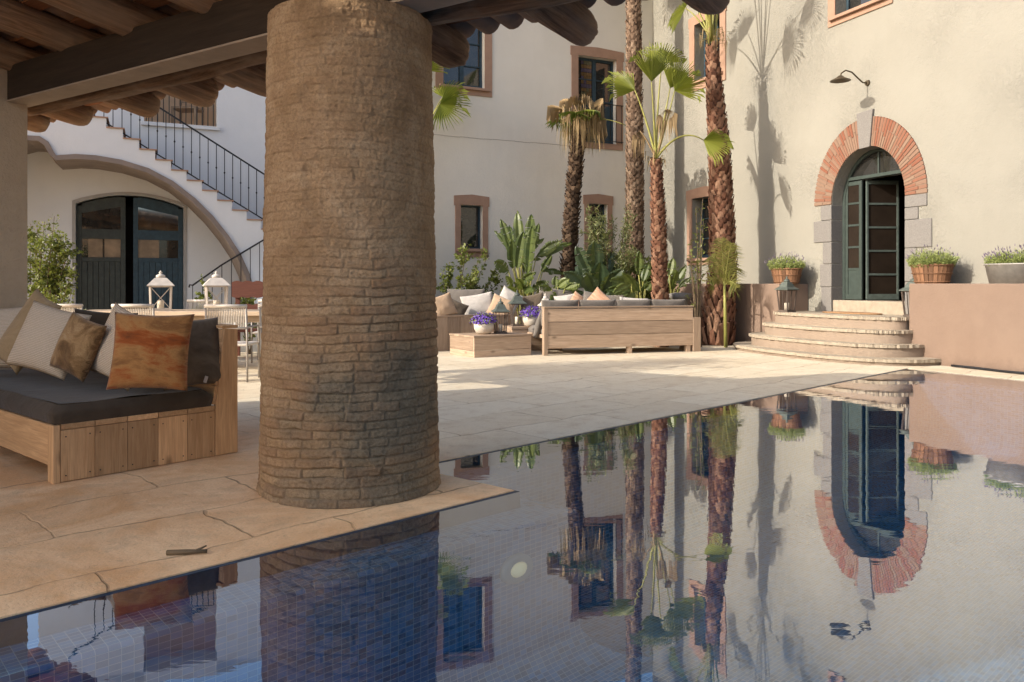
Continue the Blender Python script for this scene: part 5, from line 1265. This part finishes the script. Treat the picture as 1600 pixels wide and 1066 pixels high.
paddle_plant('tall paddle leaved plant behind the lanterns below the small window', g0(818, 16.6), [(800, 400, 782, 342, .15, .2), (812, 390, 808, 330, .16, .4), (828, 385, 830, 335, .17, -.1), (838, 400, 878, 376, .15, -.2), (795, 425, 772, 408, .17, -.3), (808, 420, 818, 362, .2, -.3), (824, 430, 832, 352, .18, -.4), (845, 425, 862, 398, .13, .3), (812, 445, 838, 425, .14, -.7), (800, 450, 790, 430, .13, -.6), (830, 452, 858, 440, .12, -.6), (826, 400, 842, 348, .15, .5), (806, 410, 796, 352, .14, .5), (818, 452, 806, 434, .12, -.8)], B, 1, 16.6)
paddle_plant('dark broad leaved paddle plant between the dark palm and the tall palm', g0(925, 16.2), [(922, 430, 900, 385, .22, -.2), (930, 420, 928, 375, .26, -.3), (940, 430, 958, 392, .2, .2), (915, 445, 880, 425, .22, -.3), (935, 450, 938, 408, .28, -.5), (950, 445, 975, 420, .2, -.3), (905, 455, 868, 452, .16, -.2), (942, 455, 955, 425, .2, -.6), (912, 440, 906, 400, .2, .3), (928, 455, 915, 425, .25, -.6)], BD, 2, 16.2)
paddle_plant('bright arching paddle plant before the tall grey palm', g0(1000, 15.7), [(985, 445, 952, 438, .16, -.4), (998, 430, 999, 392, .13, -.2), (1005, 440, 1014, 412, .13, .2), (990, 450, 962, 462, .14, -.5), (1008, 452, 1020, 438, .12, -.2), (978, 452, 945, 455, .12, -.2), (996, 455, 972, 425, .15, -.5)], B, 3, 15.7)
paddle_plant('paddle plant with upright leaves between the slender palm and the lower window', g0(1048, 16.2), [(1046, 430, 1052, 402, .14, 0), (1056, 440, 1072, 415, .13, 0), (1044, 445, 1040, 418, .12, .2), (1060, 450, 1080, 432, .1, -.2), (1050, 452, 1058, 422, .13, -.3)], B, 4, 16.2)
paddle_plant('low arching paddle leaves behind the taupe back cushions', g0(862, 16.0), [(862, 452, 842, 448, .12, -.4), (872, 448, 890, 436, .14, -.3), (880, 455, 905, 448, .13, -.2), (868, 450, 868, 430, .12, 0)], B, 5, 16.0)
# leafy shrubs: stems with many small leaves
def sprig(m, pts, nl, ll, lw_, rs, spread=.06, mi=0, droop=.2, start=.15):
    for _ in range(nl):
        t = start + (1 - start) * rs.random(); k = t * (len(pts) - 1); i = min(len(pts) - 2, int(k)); p = pts[i].lerp(pts[i + 1], k - i) + rv(rs) * spread * .5
        d = (rv(rs) + (pts[i + 1] - pts[i]).normalized() * .7 + V((0, 0, -droop))).normalized(); x = d.cross(rv(rs)).normalized(); l = ll * rs.uniform(.6, 1.2); w_ = lw_ * rs.uniform(.7, 1.2)
        m.add([p, p + d * l * .5 + x * w_, p + d * l, p + d * l * .5 - x * w_], [(0, 1, 2, 3)], mi=mi)
def shrub(label, base, tips, nl, ll, lw_, mat, seed, stem_r=.012, spread=.1, start=.15, name='shrub', cat='shrub', twigs=3):
    rs = random.Random(seed); t = thing(name, label, cat, base); ms = MB(); ml = MB()
    for tip in tips:
        tip = V(tip); pts = bez(V(base) + rv(rs) * .05 * V((1, 1, 0)).length * .6, V(base).lerp(tip, .5) + V((0, 0, .15)) + rv(rs) * .08, tip, 8); pts[0].z = 0
        ms.tube(pts, [stem_r * (1.2 - i / 9) for i in range(9)], 5); sprig(ml, pts, nl, ll, lw_, rs, spread, start=start)
        for _ in range(twigs):
            i = rs.randint(3, 7); q = pts[i] + (rv(rs) + V((0, 0, .4))).normalized() * rs.uniform(.15, .4); p2 = [pts[i], pts[i].lerp(q, .5) + V((0, 0, .03)), q]; ms.tube(p2, [stem_r * .5, stem_r * .4, stem_r * .2], 4, cap=False); sprig(ml, p2, nl // 3, ll, lw_, rs, spread * .7)
    ms.build('stems', M['stem'], t); ml.build('foliage', mat, t)
rs = random.Random(5)
b = g0(708, 16.6); shrub('young leafy shrub with upright shoots beside the brick column', b, [at(690 + i * 8 + rs.uniform(-4, 4), rs.uniform(383, 440), 16.6 + rs.uniform(-.4, .4)) for i in range(13)], 75, .085, .03, M['shrub'], 6)
b = g0(952, 16.5); shrub('tall airy narrow leaved tree over the paddle plants', b, [at(952 + rs.uniform(-34, 40), rs.uniform(318, 405), 16.5 + rs.uniform(-.5, .5)) for i in range(20)], 190, .10, .011, M['olive'], 7, .014, .12, .5, 'young_tree', 'tree')
b = g0(1092, 15.1); shrub('spindly sapling with a thin leafy head before the lower window', b, [at(1090 + rs.uniform(-14, 14), rs.uniform(300, 400), 15.1 + rs.uniform(-.25, .25)) for i in range(7)], 26, .065, .016, M['shrub'], 8, .016, .07, .55, 'sapling', 'tree', 2)
b = g0(985, 16.7); shrub('dense dark green shrub filling the bed behind the lounge sofa', b, [at(rs.uniform(900, 1060), rs.uniform(400, 455), 16.9 + rs.uniform(-.5, .4)) for i in range(30)], 150, .10, .03, M['shrub'], 9, .012, .16)
b = g0(838, 17.3); shrub('low dark shrub under the tall paddle leaved plant', b, [at(rs.uniform(780, 900), rs.uniform(440, 468), 17.2 + rs.uniform(-.3, .3)) for i in range(16)], 120, .09, .03, M['shrub'], 10, .01, .14)
b = g0(60, 11.8); shrub('loose green climber spilling from behind the plaster wall towards the carriage door', b, [at(px, py, 11.8 + rs.uniform(-.3, .3)) for px, py in ((48, 350), (58, 345), (70, 345), (85, 338), (86, 360), (98, 365), (104, 372), (108, 392), (113, 395), (100, 410), (112, 420), (80, 380), (65, 370), (55, 390), (75, 400), (60, 420), (90, 400), (84, 430), (62, 440), (70, 430))], 170, .06, .018, M['shrub'], 12, .01, .10)
b = g0(88, 11.2); shrub('low trailing plant with white specks below the green climber', b, [at(px, py, 11.2 + rs.uniform(-.2, .2)) for px, py in ((60, 452), (78, 448), (95, 440), (112, 452), (70, 462), (86, 460), (105, 446))], 50, .05, .016, M['shrub'], 13, .008, .06)
b = g0(318, 13.4); shrub('small green plant at the foot of the stair rail', b, [at(px, py, 13.4) for px, py in ((312, 462), (320, 460), (328, 462), (316, 468), (325, 455))], 50, .07, .03, M['shrub'], 14, .008, .06)
b = g0(388, 13.6); shrub('green plant growing between the boards of the red bench', b, [at(px, py, 13.45) for px, py in ((372, 460), (382, 458), (392, 459), (400, 461), (378, 464))], 40, .07, .03, M['shrub'], 15, .008, .05)
b = TF.p(TF.u_(1172), 0, -.35); b.z = 1.196
# feather palm
def feather(m, pts, ll, rs, mi=0, n=32):
    for i in range(n):
        t = .12 + .88 * i / n; k = t * (len(pts) - 1); j = min(len(pts) - 2, int(k)); p = pts[j].lerp(pts[j + 1], k - j); ax = (pts[j + 1] - pts[j]).normalized(); sd_ = ax.cross(V((0, -1, .2))).normalized()
        for s_ in (-1, 1):
            l = ll * math.sin(math.pi * (.18 + .8 * t)) ** .7 * rs.uniform(.85, 1.1); d = (sd_ * s_ + ax * .65 + rv(rs) * .12).normalized(); tip = p + d * l + V((0, 0, -l * .3)); md = p + d * l * .5; x = ax * .004
            m.add([p - x, p + x, md + x * 1.3, md - x * 1.3, tip], [(0, 1, 2, 3), (3, 2, 4)], mi=mi)
bf = g0(1134, 15.0); fp = thing('feather_palm', 'small yellowing feather palm with a thin pale stem before the thick palm', 'palm', bf)
m = MB(); m.tube([bf, at(1133, 490, 15.0), at(1132, 440, 15.0)], [.035, .03, .022], 10); m.build('stem', M['petiole'], fp)
rs = random.Random(21); ft = at(1132, 448, 15.0)
for (px, py, dd) in ((1126, 372, 0), (1143, 380, -.2), (1112, 400, .1), (1150, 415, .2), (1108, 440, -.2), (1152, 450, -.3), (1134, 375, .3)):
    m = MB(); tip = at(px, py, 15 + dd); pts = bez(ft, ft.lerp(tip, .5) + V((0, 0, .22)), tip, 10); m.tube(pts, [.008 - .0006 * i for i in range(11)], 5, mi=1); feather(m, pts, .34, rs); m.build('frond', [M['areca'], M['petiole']], fp)
# carved pedestal
pd = at(1063, 443, 15.6); m = MB(); pp = V((pd.x, pd.y, 0)); m.lathe(pp, [(.2, 0), (.2, .55), (.16, .6), (.15, .86), (.18, .9), (.22, .93), (.22, 1.0), (.1, 1.02)], 20); o = m.build('stone_pedestal', M['granite'], label='small carved grey stone pedestal behind the end of the lounge sofa', category='pedestal')
# planted containers on the terraces
def lavender(t, c, rx, ry, h, n, rs, purple=.14):
    m = MB()
    for i in range(n):
        a, r = rs.uniform(0, 2 * math.pi), math.sqrt(rs.random()); p = c + TF.u * (math.cos(a) * r * rx * .85) + TF.n * (math.sin(a) * r * ry * .85); d = (TF.u * (math.cos(a) * r * .55) + TF.n * (math.sin(a) * r * .55) + V((0, 0, 1)) + rv(rs) * .18).normalized(); l = h * rs.uniform(.55, 1.0) * (1 - .45 * r * r)
        x = d.cross(rv(rs)).normalized()
        m.add([p - x * .003, p + x * .003, p + d * l], [(0, 1, 2)], mi=0)
        for _ in range(9):
            q = p + d * l * rs.uniform(.15, .85); dd = (d * .8 + rv(rs) * .8).normalized(); ll = rs.uniform(.03, .055); y = dd.cross(rv(rs)).normalized() * .005; m.add([q, q + dd * ll * .5 + y, q + dd * ll, q + dd * ll * .5 - y], [(0, 1, 2, 3)], mi=0)
        if rs.random() < purple: q = p + d * l; y = d.cross(rv(rs)).normalized() * .008; m.add([q, q + d * .02 + y, q + d * .05, q + d * .02 - y], [(0, 1, 2, 3)], mi=1)
    m.build('lavender', [M['lav'], M['lav_tip']], t)
rs = random.Random(9)
def basket(u, o_, label):
    c = TF.p(u, 1.197, o_); t = thing('basket_planter', label, 'planter', c, 'slatted basket planters with lavender'); m = MB(); n_ = 26; rb, rt, h = .26, .335, .29
    P = lambda a, r, z, k=1: c + TF.u * (math.cos(a) * r * 1.0) + TF.n * (math.sin(a) * r * .72) + V((0, 0, z))
    for i in range(n_):
        a0, a1 = 2 * math.pi * (i + .05) / n_, 2 * math.pi * (i + .93) / n_; dz = rs.uniform(-.012, .012)
        m.hexa([P(a0, rb, .0), P(a1, rb, 0), P(a1, rb - .014, 0), P(a0, rb - .014, 0), P(a0, rt, h + dz), P(a1, rt, h + dz), P(a1, rt - .014, h + dz), P(a0, rt - .014, h + dz)], 2)
    m.build('basket', M['basket'], t); m = MB()
    for z, r in ((.03, .27), (.155, .302), (.275, .333)): m.tube([P(2 * math.pi * i / 40, r + .006, z) for i in range(41)], .009, 6, cap=False)
    m.build('hoops', M['basket'], t); m = MB(); m.add([P(2 * math.pi * i / 24, .31, .24) for i in range(24)], [tuple(range(24))]); m.build('soil', M['soil'], t)
    lavender(t, c + V((0, 0, .23)), .36, .27, .37, 640, rs)
basket(TF.u_(1229, -.28), -.28, 'slatted brown basket of lavender on the planter wall beside the palm shadow')
basket(TF.u_(1456, -.27), -.27, 'slatted brown basket of lavender on the terrace wall by the door')
c = TF.p(TF.u_(1583, -.28), 1.199, -.28); t = thing('zinc_tub', 'oval grey zinc tub of lavender on the terrace wall', 'planter', c); m = MB()
P = lambda a, r, z: c + TF.u * (math.cos(a) * r * 1.35) + TF.n * (math.sin(a) * r * .8) + V((0, 0, z))
rings = [(.24, 0), (.285, .25), (.30, .255), (.30, .275), (.28, .275), (.27, .22)]; n_ = 36
vs = [P(2 * math.pi * j / n_, r, z) for r, z in rings for j in range(n_)]; m.add(vs, [(i * n_ + j, i * n_ + (j + 1) % n_, (i + 1) * n_ + (j + 1) % n_, (i + 1) * n_ + j) for i in range(len(rings) - 1) for j in range(n_)] + [tuple(reversed(range(n_)))], sm=True); m.build('tub', M['zinc'], t)
m = MB(); m.add([P(2 * math.pi * j / n_, .272, .225) for j in range(n_)], [tuple(range(n_))]); m.build('soil', M['soil'], t); lavender(t, c + V((0, 0, .21)), .38, .22, .32, 600, rs, .3)
# planting bed
m = MB(); q = [WR.p(.2, .006, .1), WR.p(4.7, .006, .1), WR.p(4.6, .006, 1.35), g0(1050, 15.3) + V((0, 0, .006)), g0(880, 15.9) + V((0, 0, .006)), g0(690, 16.1) + V((0, 0, .006)), WB.p(7.5, .006, .1)]
m.poly(q); o = m.build('flower_bed', M['soil']); o['kind'] = 'structure'; o['label'] = 'dark soil bed along the house walls'

# a tree standing outside the picture to the left: its crown dapples the sunlight on the paving
rs = random.Random(33); tc_ = V((-7.3, 8.1, 0)); tr = thing('courtyard_tree', 'leafy tree beyond the plaster wall whose crown dapples the sun on the paving', 'tree', tc_)
m = MB(); m.tube([tc_, tc_ + V((.05, .05, 2.2)), tc_ + V((0, .1, 3.9))], [.14, .11, .07], 10)
tips = [V((-7.2 + rs.uniform(-1.0, 1.2), 8.2 + rs.uniform(-.9, .9), 4.7 + rs.uniform(-.8, .9))) for _ in range(22)]
ml = MB()
for q in tips:
    p_ = bez(tc_ + V((0, 0, rs.uniform(2.6, 3.8))), tc_.lerp(q, .5) + V((0, 0, 2.6)), q, 6); m.tube(p_, [.04, .03, .024, .018, .014, .01, .006], 5); sprig(ml, p_, 90, .13, .035, rs, .5, start=.45)
m.build('trunk', M['stem'], tr); ml.build('crown', M['shrub'], tr)
